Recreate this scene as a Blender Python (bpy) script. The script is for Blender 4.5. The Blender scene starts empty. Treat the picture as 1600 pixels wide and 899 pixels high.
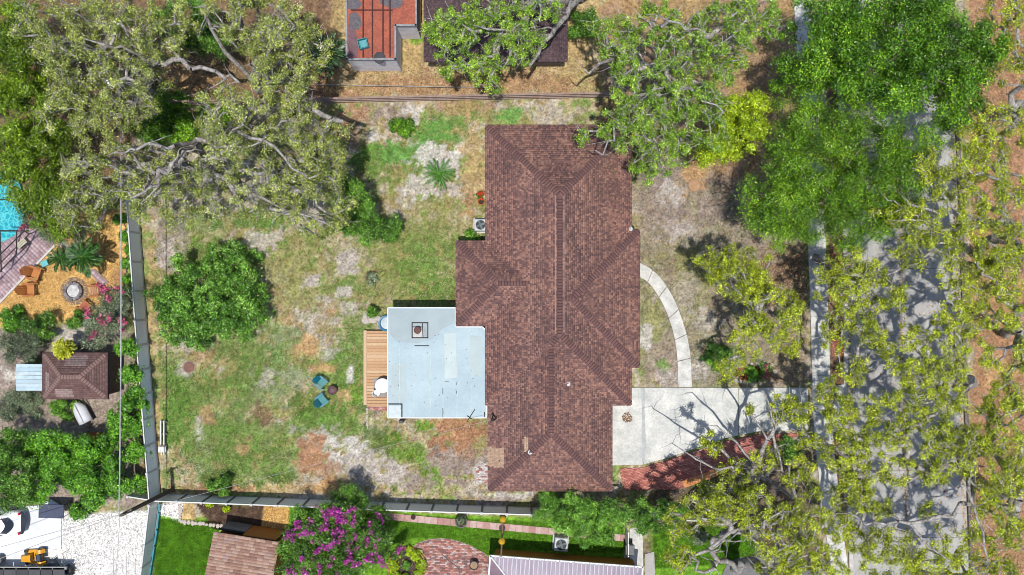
import bpy, math, random
import numpy as np
from mathutils import Vector, Matrix

# ---------------------------------------------------------------- camera, sky, sun, exposure
scene = bpy.context.scene
COL = scene.collection
H = 58.0                    # drone height above the yard
F = 1276.0                  # focal length in photo pixels
cam_d = bpy.data.cameras.new('camera'); cam = bpy.data.objects.new('camera', cam_d); COL.objects.link(cam)
cam.location = (0, 0, H); cam.rotation_euler = (0, 0, 0)
cam_d.sensor_fit = 'HORIZONTAL'; cam_d.sensor_width = 36; cam_d.lens = 36*F/1600.0
cam_d.clip_start = 0.5; cam_d.clip_end = 3000
scene.camera = cam
SUN_TILT = 9.5
w = bpy.data.worlds.new('World'); scene.world = w; w.use_nodes = True
nt = w.node_tree; nt.nodes.clear()
sky = nt.nodes.new('ShaderNodeTexSky'); sky.sky_type = 'NISHITA'; sky.sun_disc = False
sky.sun_elevation = math.radians(90-SUN_TILT); sky.sun_rotation = math.radians(180)
bg = nt.nodes.new('ShaderNodeBackground'); bg.inputs[1].default_value = 0.15
wo = nt.nodes.new('ShaderNodeOutputWorld')
nt.links.new(sky.outputs[0], bg.inputs[0]); nt.links.new(bg.outputs[0], wo.inputs[0])
sd = bpy.data.lights.new('sun', 'SUN'); sd.energy = 4.4; sd.angle = math.radians(0.53); sd.color = (1, .965, .9)
so = bpy.data.objects.new('sun', sd); COL.objects.link(so); so.rotation_euler = (math.radians(SUN_TILT), 0, 0); so.location = (0, -8, 45)
scene.view_settings.view_transform = 'Standard'; scene.view_settings.look = 'None'
scene.view_settings.exposure = 0.3; scene.view_settings.gamma = 1; scene.view_settings.use_curve_mapping = False

try: scene.cycles.pixel_filter_type = 'BLACKMAN_HARRIS'; scene.cycles.filter_width = 0.9
except Exception: pass

# ---------------------------------------------------------------- helpers
rng = np.random.default_rng(7); random.seed(7)
def P(px, py, z=0.0):
    return Vector(((px-800)/F*(H-z), (449.5-py)/F*(H-z), z))
def L(px, z=0.0): return px/F*(H-z)
KL = 1.75
def lin1(v):
    v /= 255.0
    return v/12.92 if v <= .04045 else ((v+.055)/1.055)**2.4
def C(r, g, b, k=None):
    """seen sRGB colour of a sunlit surface -> its base colour"""
    k = KL if k is None else k
    return tuple(min(.85, lin1(c)/k) for c in (r, g, b))
def hashn(ix, iy, seed):
    n = (ix.astype(np.int64)*374761393 + iy.astype(np.int64)*668265263 + seed*974634777) & 0xffffffff
    n = ((n ^ (n >> 13))*1274126177) & 0xffffffff
    return ((n ^ (n >> 16)) & 0xffff)/65535.0
def vnoise(x, y, seed=0):
    ix = np.floor(x); iy = np.floor(y); fx = x-ix; fy = y-iy
    fx = fx*fx*(3-2*fx); fy = fy*fy*(3-2*fy)
    a = hashn(ix, iy, seed); b = hashn(ix+1, iy, seed); c = hashn(ix, iy+1, seed); d = hashn(ix+1, iy+1, seed)
    return (a*(1-fx)+b*fx)*(1-fy)+(c*(1-fx)+d*fx)*fy
def fbm(x, y, seed=0, oct=4):
    s = 0; a = .5; t = 0
    for o in range(oct):
        s = s+a*vnoise(x*2**o, y*2**o, seed+o*17); t += a; a *= .55
    return s/t

# ---------------------------------------------------------------- materials
MATS = {}
def M(name, c1, c2=None, scale=3.0, rough=.8, bump=.0, bscale=40.0, metal=0, spec=.3, grain=.18, stretch=None):
    if name in MATS: return MATS[name]
    m = bpy.data.materials.new(name); m.use_nodes = True; n = m.node_tree; N = n.nodes; K = n.links
    b = N['Principled BSDF']
    c2 = c2 or tuple(v*.75 for v in c1)
    geo = N.new('ShaderNodeTexCoord')
    vec = geo.outputs['Object']
    if stretch:
        mp = N.new('ShaderNodeMapping'); mp.inputs['Scale'].default_value = stretch; K.new(vec, mp.inputs[0]); vec = mp.outputs[0]
    t = N.new('ShaderNodeTexNoise'); t.inputs['Scale'].default_value = scale; t.inputs['Detail'].default_value = 6; t.inputs['Roughness'].default_value = .6
    K.new(vec, t.inputs['Vector'])
    r = N.new('ShaderNodeValToRGB'); r.color_ramp.elements[0].position = .35; r.color_ramp.elements[1].position = .68
    r.color_ramp.elements[0].color = (*c2, 1); r.color_ramp.elements[1].color = (*c1, 1)
    K.new(t.outputs[0], r.inputs[0])
    g = N.new('ShaderNodeTexNoise'); g.inputs['Scale'].default_value = bscale; g.inputs['Detail'].default_value = 3
    K.new(vec, g.inputs['Vector'])
    mr = N.new('ShaderNodeMapRange'); mr.inputs[1].default_value = .3; mr.inputs[2].default_value = .7; mr.inputs[3].default_value = 1-grain; mr.inputs[4].default_value = 1+grain*.6
    K.new(g.outputs[0], mr.inputs[0])
    mx = N.new('ShaderNodeVectorMath'); mx.operation = 'SCALE'
    K.new(r.outputs[0], mx.inputs[0]); K.new(mr.outputs[0], mx.inputs['Scale'])
    K.new(mx.outputs[0], b.inputs['Base Color'])
    b.inputs['Roughness'].default_value = rough; b.inputs['Metallic'].default_value = metal; b.inputs['Specular IOR Level'].default_value = spec
    if bump:
        bp = N.new('ShaderNodeBump'); bp.inputs['Strength'].default_value = bump; bp.inputs['Distance'].default_value = .03
        K.new(g.outputs[0], bp.inputs['Height']); K.new(bp.outputs[0], b.inputs['Normal'])
    MATS[name] = m
    return m
def MA(name, rough=.85, grain=.3, gscale=25.0, bump=.3, translucent=0.0, spec=.2, patch=0.0):
    """material whose base colour is the mesh's own 'tone' colour, broken up by noise"""
    if name in MATS: return MATS[name]
    m = bpy.data.materials.new(name); m.use_nodes = True; n = m.node_tree; N = n.nodes; K = n.links
    b = N['Principled BSDF']
    a = N.new('ShaderNodeAttribute'); a.attribute_name = 'tone'
    col = a.outputs['Color']
    if grain:
        geo = N.new('ShaderNodeTexCoord')
        g = N.new('ShaderNodeTexNoise'); g.inputs['Scale'].default_value = gscale; g.inputs['Detail'].default_value = 4; g.inputs['Roughness'].default_value = .7
        K.new(geo.outputs['Object'], g.inputs['Vector'])
        mr = N.new('ShaderNodeMapRange'); mr.inputs[1].default_value = .3; mr.inputs[2].default_value = .7; mr.inputs[3].default_value = 1-grain; mr.inputs[4].default_value = 1+grain*.8
        K.new(g.outputs[0], mr.inputs[0])
        mx = N.new('ShaderNodeVectorMath'); mx.operation = 'SCALE'
        K.new(col, mx.inputs[0]); K.new(mr.outputs[0], mx.inputs['Scale']); col = mx.outputs[0]
        if bump:
            bp = N.new('ShaderNodeBump'); bp.inputs['Strength'].default_value = bump; bp.inputs['Distance'].default_value = .04
            K.new(g.outputs[0], bp.inputs['Height']); K.new(bp.outputs[0], b.inputs['Normal'])
    K.new(col, b.inputs['Base Color'])
    b.inputs['Roughness'].default_value = rough; b.inputs['Specular IOR Level'].default_value = spec
    if translucent:
        tr = N.new('ShaderNodeBsdfTranslucent'); K.new(col, tr.inputs['Color'])
        ms = N.new('ShaderNodeMixShader'); ms.inputs[0].default_value = translucent
        K.new(b.outputs[0], ms.inputs[1]); K.new(tr.outputs[0], ms.inputs[2])
        K.new(ms.outputs[0], N['Material Output'].inputs['Surface'])
    MATS[name] = m
    return m
LEAF = MA('leaf_material', rough=.42, grain=0, translucent=.22, spec=.5)
GROUND = MA('ground_material', rough=.95, grain=.55, gscale=6.0, bump=.5, spec=.05)
GRASS = MA('grass_material', rough=.8, grain=0, translucent=.25)
SHINGLE = MA('shingle_material', rough=.9, grain=.28, gscale=30, bump=.25, spec=.12)
BRICKM = MA('brick_material', rough=.9, grain=.25, gscale=30, bump=.2)
PEBBLE = MA('pebble_material', rough=.9, grain=0)

# ---------------------------------------------------------------- mesh building
def setp(o, label=None, cat=None, group=None, kind=None):
    if label: o['label'] = label
    if cat: o['category'] = cat
    if group: o['group'] = group
    if kind: o['kind'] = kind
    return o
def link(name, me, mat, parent=None, loc=None, smooth=False):
    o = bpy.data.objects.new(name, me); COL.objects.link(o)
    if mat is not None and len(me.materials) == 0: me.materials.append(mat)
    if parent is not None: o.parent = parent
    if loc is not None: o.location = loc
    if smooth: me.polygons.foreach_set('use_smooth', np.ones(len(me.polygons), bool))
    return o
def empty(name, loc=(0, 0, 0), rz=0):
    o = bpy.data.objects.new(name, None); COL.objects.link(o); o.location = loc; o.rotation_euler = (0, 0, rz); o.empty_display_size = .3
    return o
def npmesh(name, verts, faces, tone=None):
    """verts (n,3), faces (m,k) numpy with constant k; tone (n,3)"""
    me = bpy.data.meshes.new(name); verts = np.asarray(verts, np.float32); faces = np.asarray(faces, np.int32)
    k = faces.shape[1]
    me.vertices.add(len(verts)); me.vertices.foreach_set('co', verts.ravel())
    me.loops.add(faces.size); me.loops.foreach_set('vertex_index', faces.ravel())
    me.polygons.add(len(faces)); me.polygons.foreach_set('loop_start', np.arange(0, faces.size, k, dtype=np.int32))
    me.update(calc_edges=True)
    if tone is not None:
        at = me.attributes.new('tone', 'FLOAT_COLOR', 'POINT')
        t4 = np.ones((len(verts), 4), np.float32); t4[:, :3] = tone; at.data.foreach_set('color', t4.ravel())
    return me
class MB:
    def __init__(s): s.v = []; s.f = []; s.t = []
    def add(s, vs, fs, tone=None):
        o = len(s.v); s.v += [tuple(v) for v in vs]; s.f += [tuple(i+o for i in f) for f in fs]
        if tone is not None: s.t += [tone]*len(vs)
        return s
    def box(s, c, d, rz=0, m=None, tone=None, bev=0):
        hx, hy, hz = d[0]/2, d[1]/2, d[2]/2
        R = Matrix.Rotation(rz, 3, 'Z') if m is None else m
        c = Vector(c)
        if bev:
            b = min(bev, hx*.9, hy*.9, hz*.9); vs = []
            for z, q in ((-hz, 0), (hz-b, 0), (hz, b)):
                vs += [c+R@Vector(p) for p in ((-hx+q, -hy+q, z), (hx-q, -hy+q, z), (hx-q, hy-q, z), (-hx+q, hy-q, z))]
            fs = [(3, 2, 1, 0), (8, 9, 10, 11)]
            for k in (0, 4):
                for i in range(4): fs.append((k+i, k+(i+1) % 4, k+4+(i+1) % 4, k+4+i))
            return s.add(vs, fs, tone)
        vs = [c+R@Vector((x*hx, y*hy, z*hz)) for z in (-1, 1) for x, y in ((-1, -1), (1, -1), (1, 1), (-1, 1))]
        return s.add(vs, [(3, 2, 1, 0), (4, 5, 6, 7), (0, 1, 5, 4), (1, 2, 6, 5), (2, 3, 7, 6), (3, 0, 4, 7)], tone)
    def prism(s, pts, z0, z1, tone=None, ztop=None):
        n = len(pts); pts = [Vector((p[0], p[1], 0)) for p in pts]
        a = sum(pts[i].x*pts[(i+1) % n].y-pts[(i+1) % n].x*pts[i].y for i in range(n))
        if a < 0: pts = pts[::-1]
        vs = [(p.x, p.y, z0) for p in pts]+[(p.x, p.y, z1) for p in pts]
        fs = [tuple(range(n))[::-1], tuple(range(n, 2*n))]+[(i, (i+1) % n, n+(i+1) % n, n+i) for i in range(n)]
        return s.add(vs, fs, tone)
    def lathe(s, c, prof, n=16, tone=None, cap=True):
        c = Vector(c); vs = []; fs = []
        for r, z in prof:
            for i in range(n):
                a = 2*math.pi*i/n; vs.append(c+Vector((r*math.cos(a), r*math.sin(a), z)))
        for k in range(len(prof)-1):
            for i in range(n):
                fs.append((k*n+i, k*n+(i+1) % n, (k+1)*n+(i+1) % n, (k+1)*n+i))
        if cap: fs.append(tuple(range(n))[::-1]); fs.append(tuple(range((len(prof)-1)*n, len(prof)*n)))
        return s.add(vs, fs, tone)
    def tube(s, pts, r, n=6, tone=None):
        pts = [Vector(p) for p in pts]; vs = []; fs = []
        rs = r if isinstance(r, (list, tuple)) else [r]*len(pts)
        for k, p in enumerate(pts):
            d = (pts[min(k+1, len(pts)-1)]-pts[max(k-1, 0)]).normalized()
            a = d.cross(Vector((0, 0, 1)));  a = d.cross(Vector((1, 0, 0))) if a.length < 1e-3 else a
            a.normalize(); b = d.cross(a)
            for i in range(n):
                t = 2*math.pi*i/n; vs.append(p+(a*math.cos(t)+b*math.sin(t))*rs[k])
        for k in range(len(pts)-1):
            for i in range(n): fs.append((k*n+i, k*n+(i+1) % n, (k+1)*n+(i+1) % n, (k+1)*n+i))
        fs.append(tuple(range(n))); fs.append(tuple(range((len(pts)-1)*n, len(pts)*n))[::-1])
        return s.add(vs, fs, tone)
    def mesh(s, name):
        me = bpy.data.meshes.new(name); me.from_pydata(s.v, [], s.f); me.update()
        if s.t:
            at = me.attributes.new('tone', 'FLOAT_COLOR', 'POINT')
            at.data.foreach_set('color', np.array([(*t, 1) for t in s.t], np.float32).ravel())
        return me
    def build(s, name, mat, parent=None, smooth=False, loc=None):
        return link(name, s.mesh(name), mat, parent, loc, smooth)
def pxy(poly, z=0): return [P(x, y, z) for x, y in poly]
def slabsheet(name, poly, z1, mat, kind='structure', thick=.12, parent=None):
    o = MB().prism(pxy(poly), z1-thick, z1).build(name, mat, parent)
    if kind and parent is None: o['kind'] = kind
    return o
def sdf(poly, X, Y):
    """signed distance (metres, negative inside) of points to a pixel polygon on the ground"""
    pts = np.array([(p.x, p.y) for p in pxy(poly)]); d = np.full(X.shape, 1e9); ins = np.zeros(X.shape, bool)
    n = len(pts)
    for i in range(n):
        ax, ay = pts[i]; bx, by = pts[(i+1) % n]; ex, ey = bx-ax, by-ay
        t = np.clip(((X-ax)*ex+(Y-ay)*ey)/(ex*ex+ey*ey+1e-9), 0, 1)
        d = np.minimum(d, (X-ax-t*ex)**2+(Y-ay-t*ey)**2)
        c = ((ay > Y) != (by > Y)) & (X < (bx-ax)*(Y-ay)/(by-ay+1e-12)+ax)
        ins ^= c
    d = np.sqrt(d)
    return np.where(ins, -d, d)
def sst(x, a, b):
    t = np.clip((x-a)/(b-a), 0, 1); return t*t*(3-2*t)
# ---------------------------------------------------------------- ground
T = dict(green=C(116, 154, 70), dgreen=C(98, 130, 56), lush=C(118, 164, 50), mint=C(118, 168, 84), dry=C(188, 174, 138), straw=C(196, 168, 118),
         sand=C(196, 186, 178), white=C(218, 212, 206), litter=C(176, 134, 102), orange=C(206, 164, 116), gold=C(230, 184, 112),
         brown=C(128, 96, 76), dark=C(92, 74, 62), greyb=C(160, 144, 134), rust=C(178, 134, 102), gravel=C(240, 237, 232, 1.45), olive=C(152, 152, 92), pale=C(206, 198, 186))
T = {k: np.array(v) for k, v in T.items()}
fx = np.arange(-39, 39.01, .14); fy = np.arange(-22.4, 22.41, .14)
ax = np.concatenate(([-900, -400, -200, -100, -60, -46], fx, [46, 60, 100, 200, 400, 900]))
ay = np.concatenate(([-900, -400, -200, -100, -50, -30], fy, [30, 50, 100, 200, 400, 900]))
GX, GY = np.meshgrid(ax, ay)
nA = fbm(GX*.35, GY*.35, 3, 5); nB = fbm(GX*1.1, GY*1.1, 11, 4); nC = fbm(GX*3.0, GY*3.0, 23, 3); nD = fbm(GX*.16, GY*.16, 31, 3); nE = fbm(GX*2.6, GY*2.6, 41, 2)
colr = T['dry'][None, None]*np.ones(GX.shape+(1,))
def paint(alpha, t, var=.25):
    global colr
    c = T[t][None, None]*(1+var*(nC-.5)*2)[..., None]
    colr = colr*(1-alpha[..., None])+c*alpha[..., None]
paint(sst(nB*.6+nC*.4, .42, .60)*.6, 'olive')
paint(sst(nA*.5+nC*.2+nE*.3, .485, .56)*.72, 'green')
paint(sst(nB*.5+nE*.5, .56, .63)*.4, 'litter')
paint(sst(1-nA*.6-nE*.4, .54, .62)*.65, 'sand')
def poly_zone(poly, t, soft=.5, nz=.8, strength=1.0, var=.25):
    d = sdf(poly, GX, GY)+(nB-.5)*2*nz+(nC-.5)*nz
    paint((1-sst(d, -soft, soft*.3))*strength, t, var)
def blob(px, py, rx, ry, t, s=.9, nz=1.0, var=.3):
    c = P(px, py); a = L(rx); b = L(ry)
    d = np.sqrt(((GX-c.x)/a)**2+((GY-c.y)/b)**2)
    near = d < 2.6
    al = np.where(near, 1-sst(d+((nB-.5)*1.4+(nC-.5)*1.2+(nE-.5)*1.3)*nz, .72, 1.02), 0)*s
    paint(al, t, var)
# broad zones
poly_zone([(-500, -300), (540, -300), (540, 165), (215, 165), (215, 320), (-500, 320)], 'brown', 1, 1, .85)
poly_zone([(540, -200), (940, -200), (940, 152), (500, 158)], 'straw', .4, .5, .7)
poly_zone([(560, 112), (900, 112), (900, 150), (520, 155)], 'rust', .6, 1.2, .65)
poly_zone([(900, -300), (1260, -300), (1260, 300), (1080, 310), (1010, 240), (940, 200)], 'litter', 1, 1.3, .75)
poly_zone([(1010, 230), (1265, 300), (1268, 610), (1000, 610), (985, 300)], 'greyb', .6, .6, .72)
poly_zone([(1505, -400), (2600, -400), (2600, 1400), (1520, 1400)], 'rust', .5, .6, .95)
poly_zone([(1292, -400), (1325, -400), (1325, 1400), (1292, 1400)], 'brown', .3, .3, .9)
poly_zone([(-800, 480), (180, 500), (225, 520), (235, 800), (-800, 800)], 'greyb', .8, .8, .9)
poly_zone([(-800, 800), (240, 800), (225, 1500), (-800, 1500)], 'gravel', .2, .15, 1, .35)
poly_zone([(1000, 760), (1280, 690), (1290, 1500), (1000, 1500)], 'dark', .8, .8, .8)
poly_zone([(245, 795), (346, 812), (340, 1400), (215, 1400)], 'lush', .15, .15, 1, .25)
poly_zone([(440, 790), (600, 797), (978, 815), (978, 1400), (430, 1400)], 'lush', .15, .15, 1, .25)
poly_zone([(1015, 815), (1185, 822), (1185, 1000), (1010, 1000)], 'lush', .5, .5, 1, .3)
poly_zone([(248, 786), (290, 786), (284, 813), (246, 806)], 'gravel', .15, .2, 1, .3)
poly_zone([(284, 786), (304, 786), (308, 814), (282, 814)], 'straw', .1, .1, 1, .5)
poly_zone([(302, 786), (414, 790), (410, 830), (330, 826)], 'dark', .1, .15, 1, .5)
poly_zone([(411, 790), (452, 794), (448, 830), (408, 826)], 'gold', .1, .15, 1, .4)
# fire-pit garden next door
poly_zone([(-60, 430), (40, 345), (120, 330), (196, 325), (200, 380), (196, 430), (175, 470), (140, 500), (60, 512), (-60, 512)], 'gold', .25, .35, 1, .3)
poly_zone([(176, 420), (200, 415), (205, 500), (165, 500)], 'litter', .3, .4, .8)
poly_zone([(70, 505), (135, 510), (140, 540), (85, 545)], 'pale', .3, .4, .95, .2)
poly_zone([(0, 575), (30, 570), (45, 600), (0, 600)], 'pale', .3, .4, .9)
# yard patches: green first, then bare ground
for a in [(620, 235, 62, 20, 'mint', .95), (690, 207, 46, 18, 'mint', .9), (795, 180, 22, 12, 'mint', .9), (570, 250, 25, 25, 'green', .9),
          (590, 385, 60, 36, 'olive', .6), (455, 440, 55, 60, 'olive', .75), (300, 610, 48, 60, 'green', .68), (405, 590, 60, 50, 'green', .60),
          (450, 540, 50, 45, 'green', .5), (330, 690, 70, 55, 'green', .64), (430, 705, 60, 45, 'green', .60), (540, 575, 35, 45, 'green', .7),
          (510, 655, 45, 40, 'green', .75), (600, 690, 34, 26, 'dgreen', .75), (668, 666, 26, 10, 'lush', .9), (640, 712, 30, 14, 'lush', .65), (672, 740, 22, 18, 'lush', .8),
          (618, 685, 14, 9, 'lush', .8), (440, 748, 22, 12, 'dgreen', .8), (690, 345, 55, 40, 'olive', .5), (655, 425, 50, 45, 'green', .5), (400, 345, 55, 18, 'green', .9),
          (280, 650, 24, 60, 'green', .85), (470, 632, 22, 20, 'dgreen', .95), (345, 745, 25, 15, 'dgreen', .7), (560, 520, 20, 30, 'green', .5), (600, 440, 45, 28, 'olive', .6),
          (555, 610, 12, 30, 'lush', .6), (1080, 430, 40, 30, 'olive', .6), (1120, 560, 40, 30, 'green', .7), (1040, 570, 16, 10, 'green', .8), (1060, 400, 30, 25, 'olive', .6),
          (1090, 480, 40, 50, 'olive', .5), (1020, 500, 20, 50, 'olive', .7), (730, 185, 24, 20, 'green', .6), (300, 345, 50, 20, 'green', .6), (820, 790, 30, 8, 'olive', .6)]:
    blob(*a)
for a in [(545, 410, 17, 18, 'sand', .9), (490, 437, 14, 12, 'sand', .95), (535, 458, 20, 12, 'sand', .85), (505, 345, 20, 14, 'sand', .6), (512, 470, 14, 10, 'sand', .8), (545, 478, 16, 10, 'sand', .7),
          (400, 372, 42, 20, 'sand', .75), (262, 385, 32, 45, 'greyb', .75), (262, 400, 22, 25, 'sand', .7), (500, 690, 36, 26, 'sand', .8), (545, 705, 34, 20, 'white', .75), (560, 730, 50, 26, 'sand', .75), (612, 742, 38, 22, 'sand', .9),
          (655, 752, 30, 16, 'greyb', .8), (722, 715, 46, 42, 'greyb', .95), (690, 700, 20, 12, 'greyb', .8), (686, 245, 46, 20, 'white', .85), (665, 285, 34, 24, 'white', .6), (705, 298, 40, 14, 'sand', .7), (640, 225, 12, 10, 'white', .4), (740, 200, 10, 10, 'white', .8),
          (610, 178, 50, 14, 'greyb', .75), (648, 172, 18, 8, 'white', .6), (650, 186, 10, 12, 'white', .85), (560, 178, 20, 16, 'litter', .7), (585, 212, 14, 10, 'white', .7), (725, 165, 50, 12, 'litter', .6), (540, 205, 30, 30, 'litter', .8),
          (1035, 262, 46, 44, 'greyb', .95), (1045, 330, 42, 40, 'greyb', .6), (1050, 300, 20, 22, 'white', .6), (1060, 360, 30, 22, 'sand', .8), (1075, 460, 20, 40, 'sand', .5), (1100, 500, 24, 22, 'sand', .7), (1010, 535, 12, 22, 'white', .7), (1095, 575, 24, 18, 'sand', .8), (1035, 590, 26, 14, 'sand', .5), (1085, 272, 20, 34, 'orange', .85), (1110, 330, 30, 30, 'greyb', .8), (1230, 430, 45, 40, 'brown', .75),
          (482, 540, 16, 26, 'orange', .85), (463, 552, 12, 16, 'orange', .5), (518, 488, 10, 8, 'orange', .6), (450, 500, 14, 10, 'orange', .5), (500, 575, 22, 9, 'orange', .8), (515, 762, 44, 15, 'orange', .98), (486, 708, 22, 30, 'rust', .95), (505, 735, 30, 16, 'litter', .7), (440, 765, 60, 10, 'straw', .7), (715, 676, 52, 26, 'rust', .98), (690, 664, 24, 10, 'rust', .8), (735, 700, 20, 20, 'litter', .5), (760, 780, 60, 8, 'greyb', .9),
          (540, 618, 14, 12, 'straw', .9), (322, 652, 15, 16, 'litter', .7), (380, 702, 12, 9, 'litter', .7), (238, 690, 14, 75, 'straw', .85), (236, 470, 10, 120, 'straw', .7), (740, 265, 18, 80, 'straw', .8), (735, 320, 14, 20, 'litter', .6), (312, 560, 20, 14, 'litter', .6), (330, 765, 70, 8, 'litter', .8),
          (410, 648, 19, 17, 'brown', .75), (472, 634, 9, 8, 'brown', .5), (580, 435, 11, 11, 'brown', .6), (310, 665, 6, 20, 'white', .6), (548, 586, 6, 18, 'white', .8), (515, 545, 14, 18, 'sand', .6), (460, 590, 26, 16, 'sand', .35), (590, 640, 18, 14, 'greyb', .7), (750, 742, 16, 20, 'white', .9), (790, 774, 40, 4, 'white', .7), (420, 590, 10, 18, 'sand', .6), (290, 575, 16, 14, 'sand', .7),
          (290, 132, 46, 28, 'orange', .8), (320, 145, 30, 16, 'rust', .8), (505, 115, 26, 30, 'orange', .8), (470, 140, 60, 14, 'rust', .7), (580, 110, 30, 10, 'straw', .9), (645, 90, 16, 30, 'straw', .95), (650, 62, 14, 6, 'lush', .8), (900, 60, 20, 40, 'straw', .8),
          (1555, 440, 40, 60, 'orange', .5), (1560, 580, 40, 30, 'orange', .8), (1545, 660, 30, 50, 'rust', .8), (1530, 830, 30, 60, 'rust', .9), (1440, 180, 40, 40, 'brown', .5)]:
    blob(*a)
colr *= (1+(fbm(GX*4, GY*4, 77, 2)-.5)*.85)[..., None]*(1+(nD-.5)*.15)[..., None]
far = np.maximum(sst(np.abs(GX), 37.4, 38.8), sst(np.abs(GY), 21.0, 22.2))[..., None]      # beyond the plots the sheet goes on as plain dry ground
colr = colr*(1-far)+(T['dry']*.6+T['green']*.4)*far
colr = np.clip(colr, .008, .8)
GZ = -.05*nC-.03*nB
ny, nx = GX.shape
idx = np.arange(nx*ny).reshape(ny, nx)
fac = np.stack([idx[:-1, :-1], idx[:-1, 1:], idx[1:, 1:], idx[1:, :-1]], -1).reshape(-1, 4)
# the pool basin next door cuts through the sheet
pool_poly = [(-120, 270), (20, 268), (34, 300), (38, 330), (34, 352), (22, 368), (4, 378), (-120, 392)]
pd = sdf(pool_poly, GX, GY)
GZ = np.where(pd < .1, -2.2, GZ)
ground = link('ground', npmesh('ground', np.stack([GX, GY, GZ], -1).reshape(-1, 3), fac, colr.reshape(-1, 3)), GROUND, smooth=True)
ground['kind'] = 'structure'

def sample_ground(X, Y):
    i = np.clip(np.searchsorted(ax, X), 0, nx-1); j = np.clip(np.searchsorted(ay, Y), 0, ny-1)
    return colr[j, i]
YARD = [(220, 168), (560, 168), (760, 165), (757, 376), (712, 376), (712, 470), (606, 474), (606, 655), (762, 655), (764, 775), (262, 770)]
FRONT = [(985, 210), (1110, 250), (1262, 380), (1262, 600), (1085, 600), (1078, 540), (1050, 465), (1000, 410), (985, 300)]
def scatter(poly, n):
    q = np.array([(p.x, p.y) for p in pxy(poly)]); lo = q.min(0); hi = q.max(0)
    X = rng.uniform(lo[0], hi[0], n*3); Y = rng.uniform(lo[1], hi[1], n*3)
    k = sdf(poly, X, Y) < -.05
    return X[k][:n], Y[k][:n]
def blades(name, polys, n, label, hgt=(.03, .08), gcol=None, greenonly=True, wid=.04):
    Xs = []; Ys = []
    for p, m in polys:
        a, b = scatter(p, m); Xs.append(a); Ys.append(b)
    X = np.concatenate(Xs); Y = np.concatenate(Ys); c = sample_ground(X, Y)
    if greenonly:
        g = c[:, 1]/(c[:, 0]+1e-4); k = rng.random(len(X)) < np.clip((g-.92)*3.2, .1, 1)
        X = X[k]; Y = Y[k]; c = c[k]
    n = len(X); a = rng.uniform(0, 6.28, n); h = rng.uniform(*hgt, n); wd = rng.uniform(.6, 1.4, n)*wid
    lx = rng.normal(0, .06, n); ly = rng.normal(0, .06, n)
    v = np.zeros((n, 3, 3)); v[:, :, 0] = X[:, None]; v[:, :, 1] = Y[:, None]; v[:, :, 2] = -.05
    v[:, 0, 0] -= np.cos(a)*wd; v[:, 0, 1] -= np.sin(a)*wd; v[:, 1, 0] += np.cos(a)*wd; v[:, 1, 1] += np.sin(a)*wd
    v[:, 2, 0] += lx; v[:, 2, 1] += ly; v[:, 2, 2] = h
    c = c*rng.uniform(.9, 1.6, (n, 1))*np.array([.97, 1.1, .88])
    o = link(name, npmesh(name, v.reshape(-1, 3), np.arange(3*n).reshape(-1, 3), np.repeat(c, 3, 0)), GRASS)
    setp(o, label, 'grass', kind='stuff'); return o
blades('lawn_grass', [(YARD, 150000), (FRONT, 40000)], 0, 'patchy short grass over the sandy back and front yard')
LAWN1 = [(247, 810), (345, 815), (330, 905), (226, 905)]
LAWN2 = [(470, 796), (975, 822), (975, 866), (780, 858), (768, 870), (700, 842), (640, 842), (600, 860), (470, 860)]
LAWN3 = [(1020, 818), (1180, 826), (1180, 880), (1020, 890)]
blades('neighbour_grass', [(LAWN1, 26000), (LAWN2, 40000), (LAWN3, 20000)], 0, 'lush bright green turf south of the boundary fence', (.03, .07), greenonly=False)
def flecks(name, polys, palette, size, label, cat, up=.35, z=(.0, .03)):
    Xs = []; Ys = []
    for p, m in polys:
        a, b = scatter(p, m); Xs.append(a); Ys.append(b)
    X = np.concatenate(Xs); Y = np.concatenate(Ys); n = len(X)
    s = rng.uniform(*size, n)[:, None]; a = rng.uniform(0, 6.28, n)
    u = np.stack([np.cos(a), np.sin(a), rng.normal(0, up, n)], -1); v = np.stack([-np.sin(a), np.cos(a), rng.normal(0, up, n)], -1)*rng.uniform(.4, .9, (n, 1))
    c = np.stack([X, Y, rng.uniform(*z, n)], -1)
    V = np.stack([c-u*s, c-v*s, c+u*s, c+v*s], 1)
    pal = np.array(palette); col = pal[rng.integers(0, len(pal), n)]*rng.uniform(.7, 1.25, (n, 1))
    o = link(name, npmesh(name, V.reshape(-1, 3), np.arange(4*n).reshape(-1, 4), np.repeat(col, 4, 0)), PEBBLE)
    return setp(o, label, cat, kind='stuff')
flecks('leaf_litter', [(YARD, 15000), (FRONT, 7000), ([(500, 105), (930, 100), (930, 146), (500, 152)], 3600), ([(1506, 0), (1600, 0), (1600, 899), (1520, 899)], 9000), ([(215, 90), (370, 90), (370, 160), (215, 160)], 2500), ([(1200, 380), (1262, 380), (1262, 600), (1200, 600)], 3000)],
       [C(196, 170, 128), C(170, 130, 96), C(130, 98, 76), C(206, 190, 160), C(190, 156, 112)], (.02, .055), 'fallen brown and tan leaves strewn over the ground', 'leaves')
flecks('mulch_chips', [([(0, 468), (80, 372), (180, 362), (186, 430), (150, 485), (60, 498), (0, 498)], 7000), ([(412, 791), (448, 794), (444, 824), (410, 824)], 900)],
       [C(238, 196, 124), C(222, 174, 104), C(206, 152, 86), C(244, 206, 138)], (.025, .055), 'golden bark mulch around the fire pit', 'mulch')
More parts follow.
